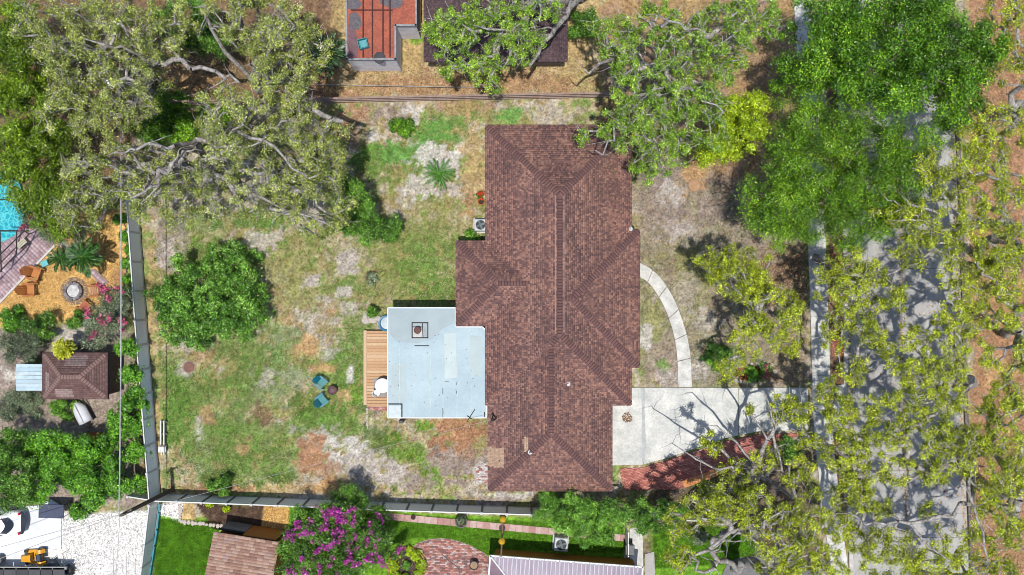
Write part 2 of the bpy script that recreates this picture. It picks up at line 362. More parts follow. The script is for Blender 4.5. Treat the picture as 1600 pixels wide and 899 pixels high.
flecks('white_gravel', [([(96, 806), (232, 796), (222, 900), (96, 900)], 9000), ([(250, 787), (288, 787), (282, 811), (250, 806)], 900)],
       [C(250, 248, 245, 1.2), C(240, 238, 234, 1.2), C(160, 156, 152, 1.2), C(248, 244, 238, 1.2), C(224, 220, 216, 1.2)], (.03, .07), 'white crushed gravel yard left of the teal edged fence', 'gravel', .35, (.01, .05))

# ---------------------------------------------------------------- road, pavements, drive
CONC = M('concrete_white', C(240, 238, 232), C(202, 200, 194), 1.8, .85, .15, 12, grain=.16)
DRIVE = M('concrete_drive', C(244, 241, 233), C(200, 202, 198), .8, .8, .15, 9, grain=.16)
ROADM = M('concrete_road', C(200, 197, 192), C(176, 173, 170), .8, .9, .15, 35, grain=.16)
KERBD = M('kerb_stained', C(140, 126, 116), C(100, 88, 82), 2, .9, .1, 30)
KERB = M('kerb_concrete', C(226, 222, 214), C(190, 184, 176), 2, .9, .1, 30)
road = slabsheet('road', [(1296, -420), (1322, 385), (1324, 640), (1345, 1320), (1530, 1320), (1506, 640), (1500, 385), (1468, -420)], .012, M('road_base', C(110, 108, 108), rough=.95))
def lerp_edge(edge, y):
    for (x0, y0), (x1, y1) in zip(edge, edge[1:]):
        if y0 <= y <= y1: return x0+(x1-x0)*(y-y0)/(y1-y0)
    return edge[-1][0] if y > edge[-1][1] else edge[0][0]
RL = [(1297, -420), (1323, 385), (1325, 640), (1346, 1320)]; RC = [(1384, -420), (1405, 300), (1411, 640), (1430, 1320)]; RR = [(1467, -420), (1499, 385), (1505, 640), (1529, 1320)]
ys = list(range(-420, 1321, 105))
for y0, y1 in zip(ys, ys[1:]):
    for A, B, ga, gb in ((RL, RC, .5, .35), (RC, RR, .35, .5)):
        a0, a1, b0, b1 = lerp_edge(A, y0)+ga, lerp_edge(A, y1)+ga, lerp_edge(B, y0)-gb, lerp_edge(B, y1)-gb
        MB().prism(pxy([(a0, y0+.3), (b0, y0+.3), (b1, y1-.3), (a1, y1-.3)]), -.05, .03+random.uniform(-.002, .002)).build('slab', ROADM, road)
seam = [(RC, -4, 4)]
sl = [(lerp_edge(RC, y)-4, y) for y in range(0, 900, 60)]+[(lerp_edge(RC, y)+4, y) for y in range(880, -1, -60)]
gl = [(lerp_edge(RL, y)+1, y) for y in range(0, 900, 60)]+[(lerp_edge(RL, y)+8, y) for y in range(880, -1, -60)]; gr_ = [(lerp_edge(RR, y)-9, y) for y in range(0, 900, 60)]+[(lerp_edge(RR, y)-1, y) for y in range(880, -1, -60)]; gm = [(lerp_edge(RL, y)+3, y) for y in range(0, 900, 60)]+[(lerp_edge(RR, y)-3, y) for y in range(880, -1, -60)]
o = flecks('road_litter', [(sl, 2600), (gl, 1500), (gr_, 2600), (gm, 1500)], [C(216, 184, 140), C(190, 150, 105), C(226, 204, 166), C(150, 110, 80)], (.03, .10), 'tan leaf litter gathered along the seam and gutters of the road', 'leaves', .2, (.035, .05))
for nm, E, s in (('kerb', RL, -1), ('kerb', RR, 1)):
    k = empty(nm, (0, 0, 0)); k['kind'] = 'structure'
    for y0, y1 in zip(ys, ys[1:]):
        for q in range(2):
            ya = y0+(y1-y0)*q/2+.25; yb = y0+(y1-y0)*(q+1)/2-.25
            if (450 < ya < 480): pass
            a0, a1 = lerp_edge(E, ya), lerp_edge(E, yb)
            if s < 0 and 590 < (ya+yb)/2 < 690: zt = .05
            else: zt = .15
            MB().prism(pxy([(a0+s*.6, ya), (a0+s*6.5, ya), (a1+s*6.5, yb), (a1+s*.6, yb)]), -.1, zt).build('kerb_stone', KERB if s < 0 else KERBD, k)
# sidewalk
side = empty('sidewalk', P(1280, 500)); side['kind'] = 'structure'
SLf = [(1215, -420), (1240, 0), (1263, 385), (1268, 560), (1270, 660), (1284, 790), (1300, 900), (1330, 1320)]
SRt = [(1243, -420), (1266, 0), (1290, 385), (1296, 560), (1299, 660), (1312, 790), (1326, 900), (1355, 1320)]
yy = -420
while yy < 1300:
    y2 = yy+30.5
    a0, a1, b0, b1 = lerp_edge(SLf, yy), lerp_edge(SLf, y2), lerp_edge(SRt, yy), lerp_edge(SRt, y2)
    z = .065+random.uniform(-.006, .006)
    pts = pxy([(a0, yy+.2), (b0, yy+.2), (b1, y2-.2), (a1, y2-.2)])
    m = MB(); m.prism(pts, -.1, z); ob = m.build('slab', CONC, side); ob.matrix_parent_inverse = Matrix.Translation(-P(1280, 500))
    yy = y2
# driveway
drive = empty('driveway', (0, 0, 0)); drive['kind'] = 'structure'
dj = [(930, 728), (1004, 726), (1048, 714), (1090, 699), (1135, 684), (1185, 674), (1262, 672)]
def dbot(x):
    for (x0, y0), (x1, y1) in zip(dj, dj[1:]):
        if x0 <= x <= x1: return y0+(y1-y0)*(x-x0)/(x1-x0)
    return dj[-1][1]
for xa, xb in ((930, 1004.5), (1005.5, 1153.5), (1154.5, 1262)):
    xs = [xa]+[x for x, _ in dj if xa < x < xb]+[xb]
    poly = [(xa, 606), (xb, 606)]+[(x, dbot(x)) for x in xs[::-1]]
    MB().prism(pxy(poly), -.1, .052).build('slab', DRIVE, drive)
MB().prism(pxy([(1300, 604), (1322, 600), (1322, 680), (1300, 674)]), -.1, .048).build('apron', DRIVE, drive)
MB().prism(pxy([(1001, 607), (1008, 607), (1007, 640), (1009, 690), (1007, 722), (1003, 723), (1002, 680), (1003, 640)]), .0, .055).build('tyre_stain', M('stain_grey', C(182, 184, 184), C(206, 208, 208), 3, .9), drive)
flecks('swept_leaves', [([(970, 652), (974, 644), (982, 643), (989, 650), (988, 660), (980, 663), (973, 660)], 300)], [C(150, 110, 84), C(190, 160, 130), C(120, 92, 74)], (.02, .06), 'small heap of dry leaves on the driveway beside the garage', 'leaves', .3, (.055, .07))
# curved entrance path
path = empty('garden_path', (0, 0, 0)); path['kind'] = 'structure'
def catmull(pts, n):
    pts = [Vector(p) for p in pts]; out = []
    q = [pts[0]*2-pts[1]]+pts+[pts[-1]*2-pts[-2]]
    segs = len(pts)-1
    for i in range(n+1):
        t = i/n*segs; k = min(int(t), segs-1); f = t-k; a, b, c, d = q[k:k+4]
        out.append(.5*((2*b)+(c-a)*f+(2*a-5*b+4*c-d)*f*f+(3*b-a-3*c+d)*f**3))
    return out
po = catmull([(986, 405), (1000, 411), (1027, 429), (1051, 464), (1069, 510), (1078, 552), (1081, 605)], 28)
pi_ = catmull([(986, 427), (1000, 433), (1017, 446), (1038, 480), (1052, 520), (1058, 558), (1060, 605)], 28)
for k in range(0, 28, 4):
    A = [po[k+i].lerp(po[min(k+i+1, 28)], .12 if i == 0 else 0) for i in range(5)]; B = [pi_[k+i].lerp(pi_[min(k+i+1, 28)], .12 if i == 0 else 0) for i in range(5)]
    MB().prism(pxy([(p.x, p.y) for p in A+B[::-1]]), -.1, .045+random.uniform(-.003, .003)).build('slab', CONC, path)

# brick fields
def brickfield(name, poly, parent, cols, bw=.21, bh=.1, ang=0, z=.05, gap=.012, bond=True, base=None, jitter=.004):
    q = pxy(poly); c = sum(q, Vector())/len(q); R = max((p-c).length for p in q)
    ca, sa = math.cos(ang), math.sin(ang); vs = []; ts = []
    rows = int(R/bh)+1; colsn = int(R/bw)+2
    I, J = np.meshgrid(np.arange(-colsn, colsn+1), np.arange(-rows, rows+1))
    U = (I+(J % 2)*.5*(1 if bond else 0))*bw; V = J*bh; U = U.ravel(); V = V.ravel()
    X = c.x+U*ca-V*sa; Y = c.y+U*sa+V*ca
    k = sdf(poly, X, Y) < -min(bw, bh)*.3; X = X[k]; Y = Y[k]; n = len(X)
    hx, hy = (bw-gap)/2, (bh-gap)/2
    zt = z+rng.uniform(-jitter, jitter, n)
    corners = []
    for zz, q2 in ((0, 0), (1, 0.0)):
        for sx, sy in ((-1, -1), (1, -1), (1, 1), (-1, 1)):
            corners.append(np.stack([X+sx*hx*ca-sy*hy*sa, Y+sx*hx*sa+sy*hy*ca, zt if zz else np.full(n, -.06)], -1))
    v = np.stack(corners, 1).reshape(-1, 3)
    f0 = np.array([(4, 5, 6, 7), (0, 1, 5, 4), (1, 2, 6, 5), (2, 3, 7, 6), (3, 0, 4, 7)])
    f = (np.arange(n)[:, None, None]*8+f0[None]).reshape(-1, 4)
    pal = np.array(cols); t = pal[rng.integers(0, len(pal), n)]*rng.uniform(.8, 1.15, (n, 1))
    o = link(name, npmesh(name, v, f, np.repeat(t, 8, 0)), BRICKM, parent); o['kind'] = 'stuff'
    return o
redpath = slabsheet('brick_walk', [(968, 733), (1004, 731), (1048, 718), (1090, 704), (1135, 689), (1185, 679), (1262, 677), (1215, 692), (1170, 712), (1120, 742), (1060, 764), (975, 766)], .02, M('mortar_red', C(186, 128, 118), rough=.95))
brickfield('bricks', [(967, 732), (1004, 730), (1048, 717), (1090, 703), (1135, 688), (1185, 678), (1262, 676), (1215, 692), (1170, 712), (1120, 742), (1060, 765), (974, 767)], redpath, [C(220, 144, 130), C(206, 130, 116), C(230, 158, 142), C(194, 120, 108)], .22, .11, .2, .045)
orb = slabsheet('orange_paver_strip', [(1064, 752), (1120, 732), (1150, 712), (1156, 720), (1120, 744), (1070, 762)], .07, M('orange_paver', C(230, 170, 110), C(205, 130, 80), 5, .9))
for i, poly in enumerate(([(1299, 388), (1315, 388), (1315, 402), (1299, 402)], [(1300, 528), (1318, 528), (1318, 556), (1300, 556)])):
    s = slabsheet('brick_verge', poly, .03, M('mortar_red', C(150, 96, 86)))
    brickfield('bricks', poly, s, [C(176, 96, 84), C(150, 80, 74), C(190, 110, 96)], .22, .11, 0, .06)
# brick patio south of the fence, half round
pat = [(640, 905), (640, 862), (650, 850), (668, 843), (690, 841), (712, 844), (735, 852), (756, 864), (768, 874), (768, 905)]
patio = slabsheet('brick_patio', pat, .01, M('mortar_grey', C(196, 176, 168), rough=.95))
brickfield('bricks', pat, patio, [C(206, 150, 138), C(190, 128, 116), C(222, 178, 166), C(170, 116, 108), C(214, 196, 190), C(150, 120, 116)], .24, .115, .03, .04)
# pink stepping path of pavers
pp = empty('paver_path', (0, 0, 0)); pp['kind'] = 'structure'
PINK = [M('paver_pink_%d' % i, C(*c), C(*[v*.88 for v in c]), 4, .9, .1, 40) for i, c in enumerate(((226, 186, 180), (216, 170, 164), (232, 196, 192), (206, 158, 152)))]
x = 592
while x < 972:
    x2 = x+10.2; ya, yb = 800.5+(x-592)*.0915, 800.5+(x2-592)*.0915
    MB().prism(pxy([(x+.2, ya), (x2-.2, yb), (x2-.9, yb+10.5), (x-.5, ya+10.5)]), -.05, .04+random.uniform(-.006, .006)).build('paver', random.choice(PINK), pp)
    x = x2
# pool terrace and paver walk next door
ter = slabsheet('pool_terrace', [(-120, 392), (4, 379), (22, 369), (35, 352), (39, 330), (60, 350), (72, 372), (0, 442), (-120, 560)], .03, M('pool_mortar', C(170, 150, 148), rough=.9))
brickfield('pavers', [(-60, 388), (4, 379), (22, 369), (35, 352), (39, 330), (62, 345), (82, 366), (92, 382), (0, 476), (-60, 536)], ter, [C(206, 178, 182), C(192, 164, 168), C(214, 188, 190), C(182, 154, 158)], .24, .24, .8, .06, .02, False)
pk = slabsheet('paver_step', [(138, 424), (148, 420), (170, 440), (160, 450)], .03, M('pool_mortar', C(170, 150, 148)))
brickfield('pavers', [(138, 424), (148, 420), (170, 440), (160, 450)], pk, [C(212, 184, 190), C(196, 168, 174)], .24, .24, .8, .06, .02, False)
pk = slabsheet('paver_step', [(90, 380), (100, 374), (116, 388), (108, 396)], .03, M('pool_mortar', C(170, 150, 148)))
brickfield('pavers', [(86, 378), (98, 370), (118, 388), (108, 396)], pk, [C(212, 184, 190), C(196, 168, 174)], .24, .24, .8, .06, .02, False)
EDGE = M('edging_white', C(232, 226, 216), C(204, 196, 186), 3, .85)
def strip(name, pts, wd, z, mat, zt=None, parent=None):
    m = MB(); zt = z if zt is None else zt
    for a, b in zip(pts, pts[1:]):
        a = P(*a); b = P(*b); d = (b-a); m.box((a+b)/2+Vector((0, 0, z/2)), (d.length, wd, z), math.atan2(d.y, d.x))
    return m.build(name, mat, parent)
setp(strip('path_edging', [(-10, 484), (86, 384)], .14, .1, EDGE), 'white concrete edging along the pink paver walk', 'edging')
# the pool
pool = MB().prism(pxy(pool_poly), -2.0, -1.8); 
pw = bpy.data.materials.new('pool_water'); pw.use_nodes = True
b = pw.node_tree.nodes['Principled BSDF']; N = pw.node_tree.nodes; K = pw.node_tree.links
vo = N.new('ShaderNodeTexVoronoi'); vo.inputs['Scale'].default_value = 4.0; vo.feature = 'DISTANCE_TO_EDGE'
tc = N.new('ShaderNodeTexCoord'); nz = N.new('ShaderNodeTexNoise'); nz.inputs['Scale'].default_value = 3
ad = N.new('ShaderNodeMixRGB'); ad.inputs[0].default_value = .2
K.new(tc.outputs['Object'], nz.inputs['Vector']); K.new(tc.outputs['Object'], ad.inputs[1]); K.new(nz.outputs['Color'], ad.inputs[2]); K.new(ad.outputs[0], vo.inputs['Vector'])
rp = N.new('ShaderNodeValToRGB'); rp.color_ramp.elements[0].color = (*C(110, 220, 222), 1); rp.color_ramp.elements[1].color = (*C(44, 172, 188), 1); rp.color_ramp.elements[1].position = .16
K.new(vo.outputs[0], rp.inputs[0]); K.new(rp.outputs[0], b.inputs['Base Color']); b.inputs['Roughness'].default_value = .12
bp = N.new('ShaderNodeBump'); bp.inputs['Strength'].default_value = .3; K.new(nz.outputs[0], bp.inputs['Height']); K.new(bp.outputs[0], b.inputs['Normal'])
po_ = MB().prism(pxy(pool_poly), -.6, -.1).build('pool_water', pw); po_['kind'] = 'structure'
# lower-left white concrete pad
pad = slabsheet('concrete_pad', [(-200, 800), (60, 790), (80, 780), (96, 790), (96, 858), (44, 858), (44, 884), (-200, 884)], .05, M('pad_white', C(246, 246, 246), C(228, 230, 232), 2, .8, grain=.06))
# dark round drive at the lower right and side walk of the metal roofed house
slabsheet('asphalt_turn', [(1128, 899), (1136, 880), (1156, 871), (1180, 869), (1205, 872), (1260, 880), (1320, 1000), (1120, 1000)], .03, M('asphalt_old', C(150, 148, 148), C(112, 110, 112), 2, .95, .2, 30))
slabsheet('side_pad', [(984, 826), (1004, 824), (1006, 960), (984, 960)], .04, CONC)
slabsheet('side_strip', [(1008, 866), (1022, 862), (1026, 960), (1008, 960)], .03, ROADM)
# ---------------------------------------------------------------- roofs
def shingle_mesh(name, planes, pal, mat, parent, e=.145, wr=(.07, .19), zclip=None, patches=(), seed=5, dark=.0):
    """planes: (origin, U, V, rows fn(d)->(u0,u1), L): courses of overlapping tabs"""
    r = random.Random(seed); vs = []; fs = []; ts = []
    pal = [np.array(p) for p in pal]
    for (O, U, V, span, Lr) in planes:
        Nn = U.cross(V).normalized(); Nn = Nn if Nn.z > 0 else -Nn
        d = 0.0
        while d < Lr-.02:
            u0, u1 = span(d+e*.5); u = u0-.02; d2 = min(d+e*1.25, Lr)
            rowt = r.uniform(.9, 1.1); last = r.random()
            while u < u1:
                wdt = min(r.uniform(*wr), u1+.02-u)
                c = O+U*(u+wdt/2)+V*(d+e/2)
                if zclip is None or c.z > zclip(c.x, c.y)-.03:
                    t = last*.2+r.random()*.8+(float(vnoise(np.array(c.x*.9), np.array(c.y*.9), 5))-.5)*.32; last = r.random()
                    lift = .012+r.random()*.012
                    a = O+U*(u+.004)+V*d; b = O+U*(u+wdt-.004)+V*d; q = O+U*(u+wdt-.004)+V*d2; p = O+U*(u+.004)+V*d2
                    k = len(vs)
                    vs += [a-Nn*.01, b-Nn*.01, a+Nn*lift, b+Nn*lift, q+Nn*.002, p+Nn*.002]
                    fs += [(k, k+1, k+3, k+2), (k+2, k+3, k+4, k+5)]
                    col = None
                    for (x0, x1, y0, y1, pc) in patches:
                        if x0 < c.x < x1 and y0 < c.y < y1: col = np.array(pc)*r.uniform(.8, 1.15)
                    if col is None:
                        t = max(0, min(.999, t))*(len(pal)-1); i = int(t); col = (pal[i]*(1-(t-i))+pal[i+1]*(t-i))*rowt
                    ts += [col]*6
                u += wdt
            d += e
    o = link(name, npmesh(name, [tuple(v) for v in vs], fs, ts), mat, parent); o['kind'] = 'stuff'
    return o
def hip_planes(x0, x1, y0, y1, z, s, hip):
    """hip = set of sides among 'NSEW' that slope; the rest are buried or cut"""
    ny_ = 1/math.sqrt(1+s*s); W_ = x1-x0; D_ = y1-y0; pl = []
    inf = 1e9
    def dmax(par, a, b):  # how far a side's plane runs inward
        return par
    half = min(W_ if ('E' in hip) != ('W' in hip) else W_/2 if 'E' in hip else inf, D_ if ('N' in hip) != ('S' in hip) else D_/2 if 'N' in hip else inf)
    k = math.sqrt(1+s*s)
    def mk(O, U, In, length, lh, rh):
        V = Vector((In.x, In.y, s)).normalized()
        def span(d):
            h = d/k; return (h if lh else 0, length-(h if rh else 0))
        pl.append((O, U, V, span, half*k))
    X, Y = Vector((1, 0, 0)), Vector((0, 1, 0))
    if 'S' in hip: mk(Vector((x0, y0, z)), X, Y, W_, 'W' in hip, 'E' in hip)
    if 'N' in hip: mk(Vector((x1, y1, z)), -X, -Y, W_, 'E' in hip, 'W' in hip)
    if 'E' in hip: mk(Vector((x1, y0, z)), Y, -X, D_, 'S' in hip, 'N' in hip)
    if 'W' in hip: mk(Vector((x0, y1, z)), -Y, X, D_, 'N' in hip, 'S' in hip)
    return pl
def hip_z(x0, x1, y0, y1, z, s, hip):
    def f(x, y):
        if x < x0-.01 or x > x1+.01 or y < y0-.01 or y > y1+.01: return -9
        ds = []
        if 'S' in hip: ds.append(y-y0)
        if 'N' in hip: ds.append(y1-y)
        if 'E' in hip: ds.append(x1-x)
        if 'W' in hip: ds.append(x-x0)
        return z+s*max(0, min(ds))
    return f
def hip_deck(mb, x0, x1, y0, y1, z, s, hip, drop=.03):
    """solid roof body under the shingles"""
    half_x = (x1-x0)/2; half_y = (y1-y0)/2
    h = min(half_x if 'E' in hip and 'W' in hip else 1e9, half_y if 'N' in hip and 'S' in hip else 1e9)
    if h > 1e8: h = min(x1-x0, y1-y0)
    ax0 = x0+(h if 'W' in hip else 0); ax1 = x1-(h if 'E' in hip else 0); ay0 = y0+(h if 'S' in hip else 0); ay1 = y1-(h if 'N' in hip else 0)
    zt = z+s*h-drop; zb = z-drop
    v = [(x0, y0, zb-.16), (x1, y0, zb-.16), (x1, y1, zb-.16), (x0, y1, zb-.16), (x0, y0, zb), (x1, y0, zb), (x1, y1, zb), (x0, y1, zb), (ax0, ay0, zt), (ax1, ay0, zt), (ax1, ay1, zt), (ax0, ay1, zt)]
    f = [(3, 2, 1, 0), (0, 1, 5, 4), (1, 2, 6, 5), (2, 3, 7, 6), (3, 0, 4, 7), (4, 5, 9, 8), (5, 6, 10, 9), (6, 7, 11, 10), (7, 4, 8, 11), (8, 9, 10, 11)]
    mb.add(v, f)
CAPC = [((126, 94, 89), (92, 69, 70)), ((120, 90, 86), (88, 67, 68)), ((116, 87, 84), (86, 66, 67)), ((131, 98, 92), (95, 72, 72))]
def cap_meshes(tag, hw, droop, cols):
    out = []
    for ci, di in cols:
        b = MB()
        for xa, xb, za, zb, cc in ((-.10, -.035, .040, .034, di), (-.035, .13, .034, .008, ci)):  # dark granule band at the front edge also paints in the butt's shadow line
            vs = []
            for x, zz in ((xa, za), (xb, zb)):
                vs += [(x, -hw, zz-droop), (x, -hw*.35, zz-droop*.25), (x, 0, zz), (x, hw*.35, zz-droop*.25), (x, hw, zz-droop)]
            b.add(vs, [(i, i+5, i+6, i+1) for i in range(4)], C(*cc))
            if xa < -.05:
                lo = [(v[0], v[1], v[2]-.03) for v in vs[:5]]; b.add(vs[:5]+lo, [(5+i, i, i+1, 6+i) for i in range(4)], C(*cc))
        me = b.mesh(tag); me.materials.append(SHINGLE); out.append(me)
    return out
CAPN = [0]
def run_caps(a, b, meshes, parent, step=.195, limit=300):
    a = Vector(a); b = Vector(b); d = b-a; n = int(d.length/step); u = d.normalized(); y = Vector((0, 0, 1)).cross(u).normalized(); z = u.cross(y)
    R = Matrix((u, y, z)).transposed().to_4x4(); rest = ([], [], [])
    for i in range(n):
        if abs(a.z-b.z) > .3 and i == 0 and a.z < b.z: continue
        mt = Matrix.Translation(a+u*(step*(i+.5))+Vector((0, 0, .03)))@R; me = random.choice(meshes)
        if CAPN[0] < limit:
            o = bpy.data.objects.new('ridge_cap', me); COL.objects.link(o); o.parent = parent; o.matrix_local = mt; CAPN[0] += 1
        else:
            k = len(rest[0]); rest[0].extend(tuple(mt@v.co) for v in me.vertices); rest[1].extend(tuple(q+k for q in p.vertices) for p in me.polygons); rest[2].extend(tuple(c.color)[:3] for c in me.attributes['tone'].data)
    if rest[0]:
        o = link('ridge_caps', npmesh('ridge_caps', rest[0], rest[1], rest[2]), SHINGLE, parent); o['kind'] = 'stuff'

# ---------------------------------------------------------------- the house
STUCCO = M('stucco_cream', C(214, 204, 186), C(196, 186, 170), 2, .9, .2, 30)
FASCIA = M('fascia_brown', C(128, 100, 92), C(110, 84, 80), 3, .7)
GLASS = M('window_glass', (.03, .04, .05), (.02, .03, .04), 2, .08, spec=.6, grain=.02)
WHITE = M('white_paint', C(240, 240, 238), C(222, 222, 220), 3, .5, grain=.05)
house = empty('house', P(870, 450))
setp(house, 'large single storey house under a brown and orange shingled hip roof', 'house')
hloc = P(870, 450)
def hp(o):
    o.matrix_parent_inverse = Matrix.Translation(-hloc); return o
ZE = 2.75; SL = .36
def e(px): return (px-800)/F*(H-ZE)
def ey(py): return (449.5-py)/F*(H-ZE)
BL = [(e(758), e(987), ey(634), ey(195), 'NSEW'), (e(762), e(957), ey(768), ey(480), 'SEW'), (e(850), e(1000), ey(575), ey(358), 'NSE'), (e(712), e(872), ey(510), ey(376), 'NSW')]
wm = MB()
for i, (x0, x1, y0, y1, hp_) in enumerate(BL):
    wm.box(((x0+x1)/2, (y0+y1)/2, 1.29-.01*i), (x1-x0-1.0, y1-y0-1.0, 2.62-.005*i))
hp(wm.build('wall', STUCCO, house))
dm = MB()
for (x0, x1, y0, y1, h_) in BL: hip_deck(dm, x0+.03, x1-.03, y0+.03, y1-.03, ZE, SL, h_)
roof = hp(dm.build('roof', FASCIA, house))
fz = [hip_z(x0, x1, y0, y1, ZE, SL, h_) for (x0, x1, y0, y1, h_) in BL]
zc = lambda x, y: max(f(x, y) for f in fz)
planes = []
for (x0, x1, y0, y1, h_) in BL: planes += hip_planes(x0, x1, y0, y1, ZE, SL, h_)
SHP = [C(112, 87, 86), C(124, 95, 92), C(140, 106, 100), C(154, 115, 106), C(176, 131, 116), C(192, 146, 128)]
pz = lambda x0, x1, y0, y1, c: (e(x0), e(x1), ey(y1), ey(y0), c)
sh = shingle_mesh('shingles', planes, SHP, SHINGLE, roof, zclip=zc,
                  patches=[pz(762, 787, 699, 729, C(214, 178, 150)), pz(820, 825, 680, 703, C(222, 186, 156))])
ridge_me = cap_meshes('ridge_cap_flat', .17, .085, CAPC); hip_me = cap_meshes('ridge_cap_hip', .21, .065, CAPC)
def blk(i):
    x0, x1, y0, y1, _ = BL[i]; return x0, x1, y0, y1
x0, x1, y0, y1 = blk(0); h = (x1-x0)/2; cx = (x0+x1)/2; zr = ZE+SL*h
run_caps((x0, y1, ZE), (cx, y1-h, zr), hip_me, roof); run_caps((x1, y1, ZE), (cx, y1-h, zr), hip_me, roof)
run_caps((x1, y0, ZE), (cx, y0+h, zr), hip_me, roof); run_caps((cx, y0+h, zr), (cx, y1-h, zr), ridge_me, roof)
X0, X1, Y0, Y1 = blk(1); h2 = (X1-X0)/2; CX = (X0+X1)/2; z2 = ZE+SL*h2
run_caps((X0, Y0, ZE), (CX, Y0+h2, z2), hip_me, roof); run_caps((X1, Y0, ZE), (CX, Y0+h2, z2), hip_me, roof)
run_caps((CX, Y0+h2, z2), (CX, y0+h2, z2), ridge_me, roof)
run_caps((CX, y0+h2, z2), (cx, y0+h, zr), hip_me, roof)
X0, X1, Y0, Y1 = blk(2); h2 = (Y1-Y0)/2; CY = (Y0+Y1)/2; z2 = ZE+SL*h2
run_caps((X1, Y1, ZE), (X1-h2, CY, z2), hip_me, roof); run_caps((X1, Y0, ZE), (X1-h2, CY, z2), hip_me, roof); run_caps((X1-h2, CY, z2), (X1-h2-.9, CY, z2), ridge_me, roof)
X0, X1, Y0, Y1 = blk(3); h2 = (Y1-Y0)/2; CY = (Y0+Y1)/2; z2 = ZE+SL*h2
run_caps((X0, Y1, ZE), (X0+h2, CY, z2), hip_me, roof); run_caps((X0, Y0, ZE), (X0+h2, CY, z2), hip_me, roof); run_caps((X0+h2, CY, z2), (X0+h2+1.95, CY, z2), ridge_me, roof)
# ridge vent flashing, pale thin lines each side of the main ridge
for s in (-1, 1):
    MB().box((cx+s*.27, (y0+y1)/2, zr-.27*SL+.035), (.035, y1-y0-2*h, .012)).build('ridge_flashing', M('flashing', C(196, 176, 168), rough=.6), roof)
# windows and the front door, for views from the side
def wall_window(c, wd, ht, rz, par):
    fr = MB(); R = Matrix.Rotation(rz, 3, 'Z')
    for a, b, d in ((0, ht/2, (wd+.1, .08, .08)), (0, -ht/2, (wd+.1, .12, .08)), (wd/2, 0, (.07, .08, ht)), (-wd/2, 0, (.07, .08, ht)), (0, 0, (.05, .07, ht))):
        fr.box(Vector(c)+R@Vector((a, 0, b)), d, rz)
    f_ = fr.build('window', WHITE, par); f_.matrix_parent_inverse = par.matrix_world.inverted() if par is not house else Matrix.Translation(-hloc)
    g = MB().box(c, (wd-.02, .03, ht-.02), rz).build('pane', GLASS, f_); return f_
for px, py in ((985, 250), (985, 320)): wall_window((e(px)-.52, ey(py), 1.5), 1.6, 1.2, math.pi/2, house)
for py in (400, 540): wall_window((e(1000)-.51, ey(py), 1.5), 1.8, 1.3, math.pi/2, house)
for px in (800, 900): wall_window((e(px), ey(195)-.51, 1.5), 1.4, 1.1, 0, house)
for px in (800, 910): wall_window((e(px), ey(768)+.51, 1.5), 1.4, 1.1, 0, house)
for py in (240, 300): wall_window((e(758)+.51, ey(py), 1.5), 1.3, 1.1, math.pi/2, house)
dr = hp(MB().box((e(1000)-.5, ey(422), 1.05), (.06, 1.0, 2.1)).build('front_door', M('door_brown', C(120, 70, 50), rough=.5), house))
MB().lathe((e(1000)-.44, ey(422)+.38, 1.0), [(.03, 0), (.035, .03), (.02, .06)], 8).build('handle', M('brass', (.6, .45, .2), metal=1, rough=.3), dr)
gd = hp(MB().box((e(957)-.49, ey(690), 1.1), (.05, 2.6, 2.2)).build('garage_door', WHITE, house))
for k in range(3): MB().box((e(957)-.455, ey(690), .45+.55*k), (.02, 2.5, .03)).build('panel_line', M('shadow_gap', C(170, 170, 168)), gd)
# roof fittings: plumbing vents and the service mast
for px, py, r in ((886, 597, .06), (985, 358, .05), (828, 702, .03)):
    z = zc(e(px), ey(py))
    MB().lathe((e(px), ey(py), z-.05), [(.16, .07), (.15, .085), (r, .10), (r, .35), (r*.6, .35)], 10).build('vent_pipe', M('vent_white', C(225, 225, 225), rough=.5), roof)
mm = MB().tube([(e(770), ey(651), 2.5), (e(770), ey(651), 4.0)], .045, 8); mm.lathe((e(770), ey(651), 4.0), [(.05, -.02), (.11, .0), (.10, .10), (.03, .14)], 10); mm.tube([(e(771), ey(648), 3.05), (e(776), ey(652), 3.3), (e(772), ey(656), 3.05)], .04, 6)
mm.build('service_mast', M('galvanised_dark', C(70, 70, 72), C(40, 40, 42), 5, .5, metal=.6), roof)
rl_ = flecks('roof_leaves', [([(760, 200), (950, 200), (980, 300), (980, 560), (940, 760), (770, 760)], 220), ([(880, 210), (980, 230), (985, 330), (930, 300)], 260)], [C(120, 96, 70), C(150, 120, 84), C(170, 150, 110), C(86, 70, 56)], (.02, .06), 'x', 'x', .25, (0, .01)); del rl_['label']; del rl_['category']
co_ = np.zeros(len(rl_.data.vertices)*3, np.float32); rl_.data.vertices.foreach_get('co', co_); co_ = co_.reshape(-1, 3); co_[:, :2] *= .94
co_[:, 2] = [max(ZE, zc(a, b))+.04 for a, b in co_[:, :2]]; rl_.data.vertices.foreach_set('co', co_.ravel()); rl_.parent = roof
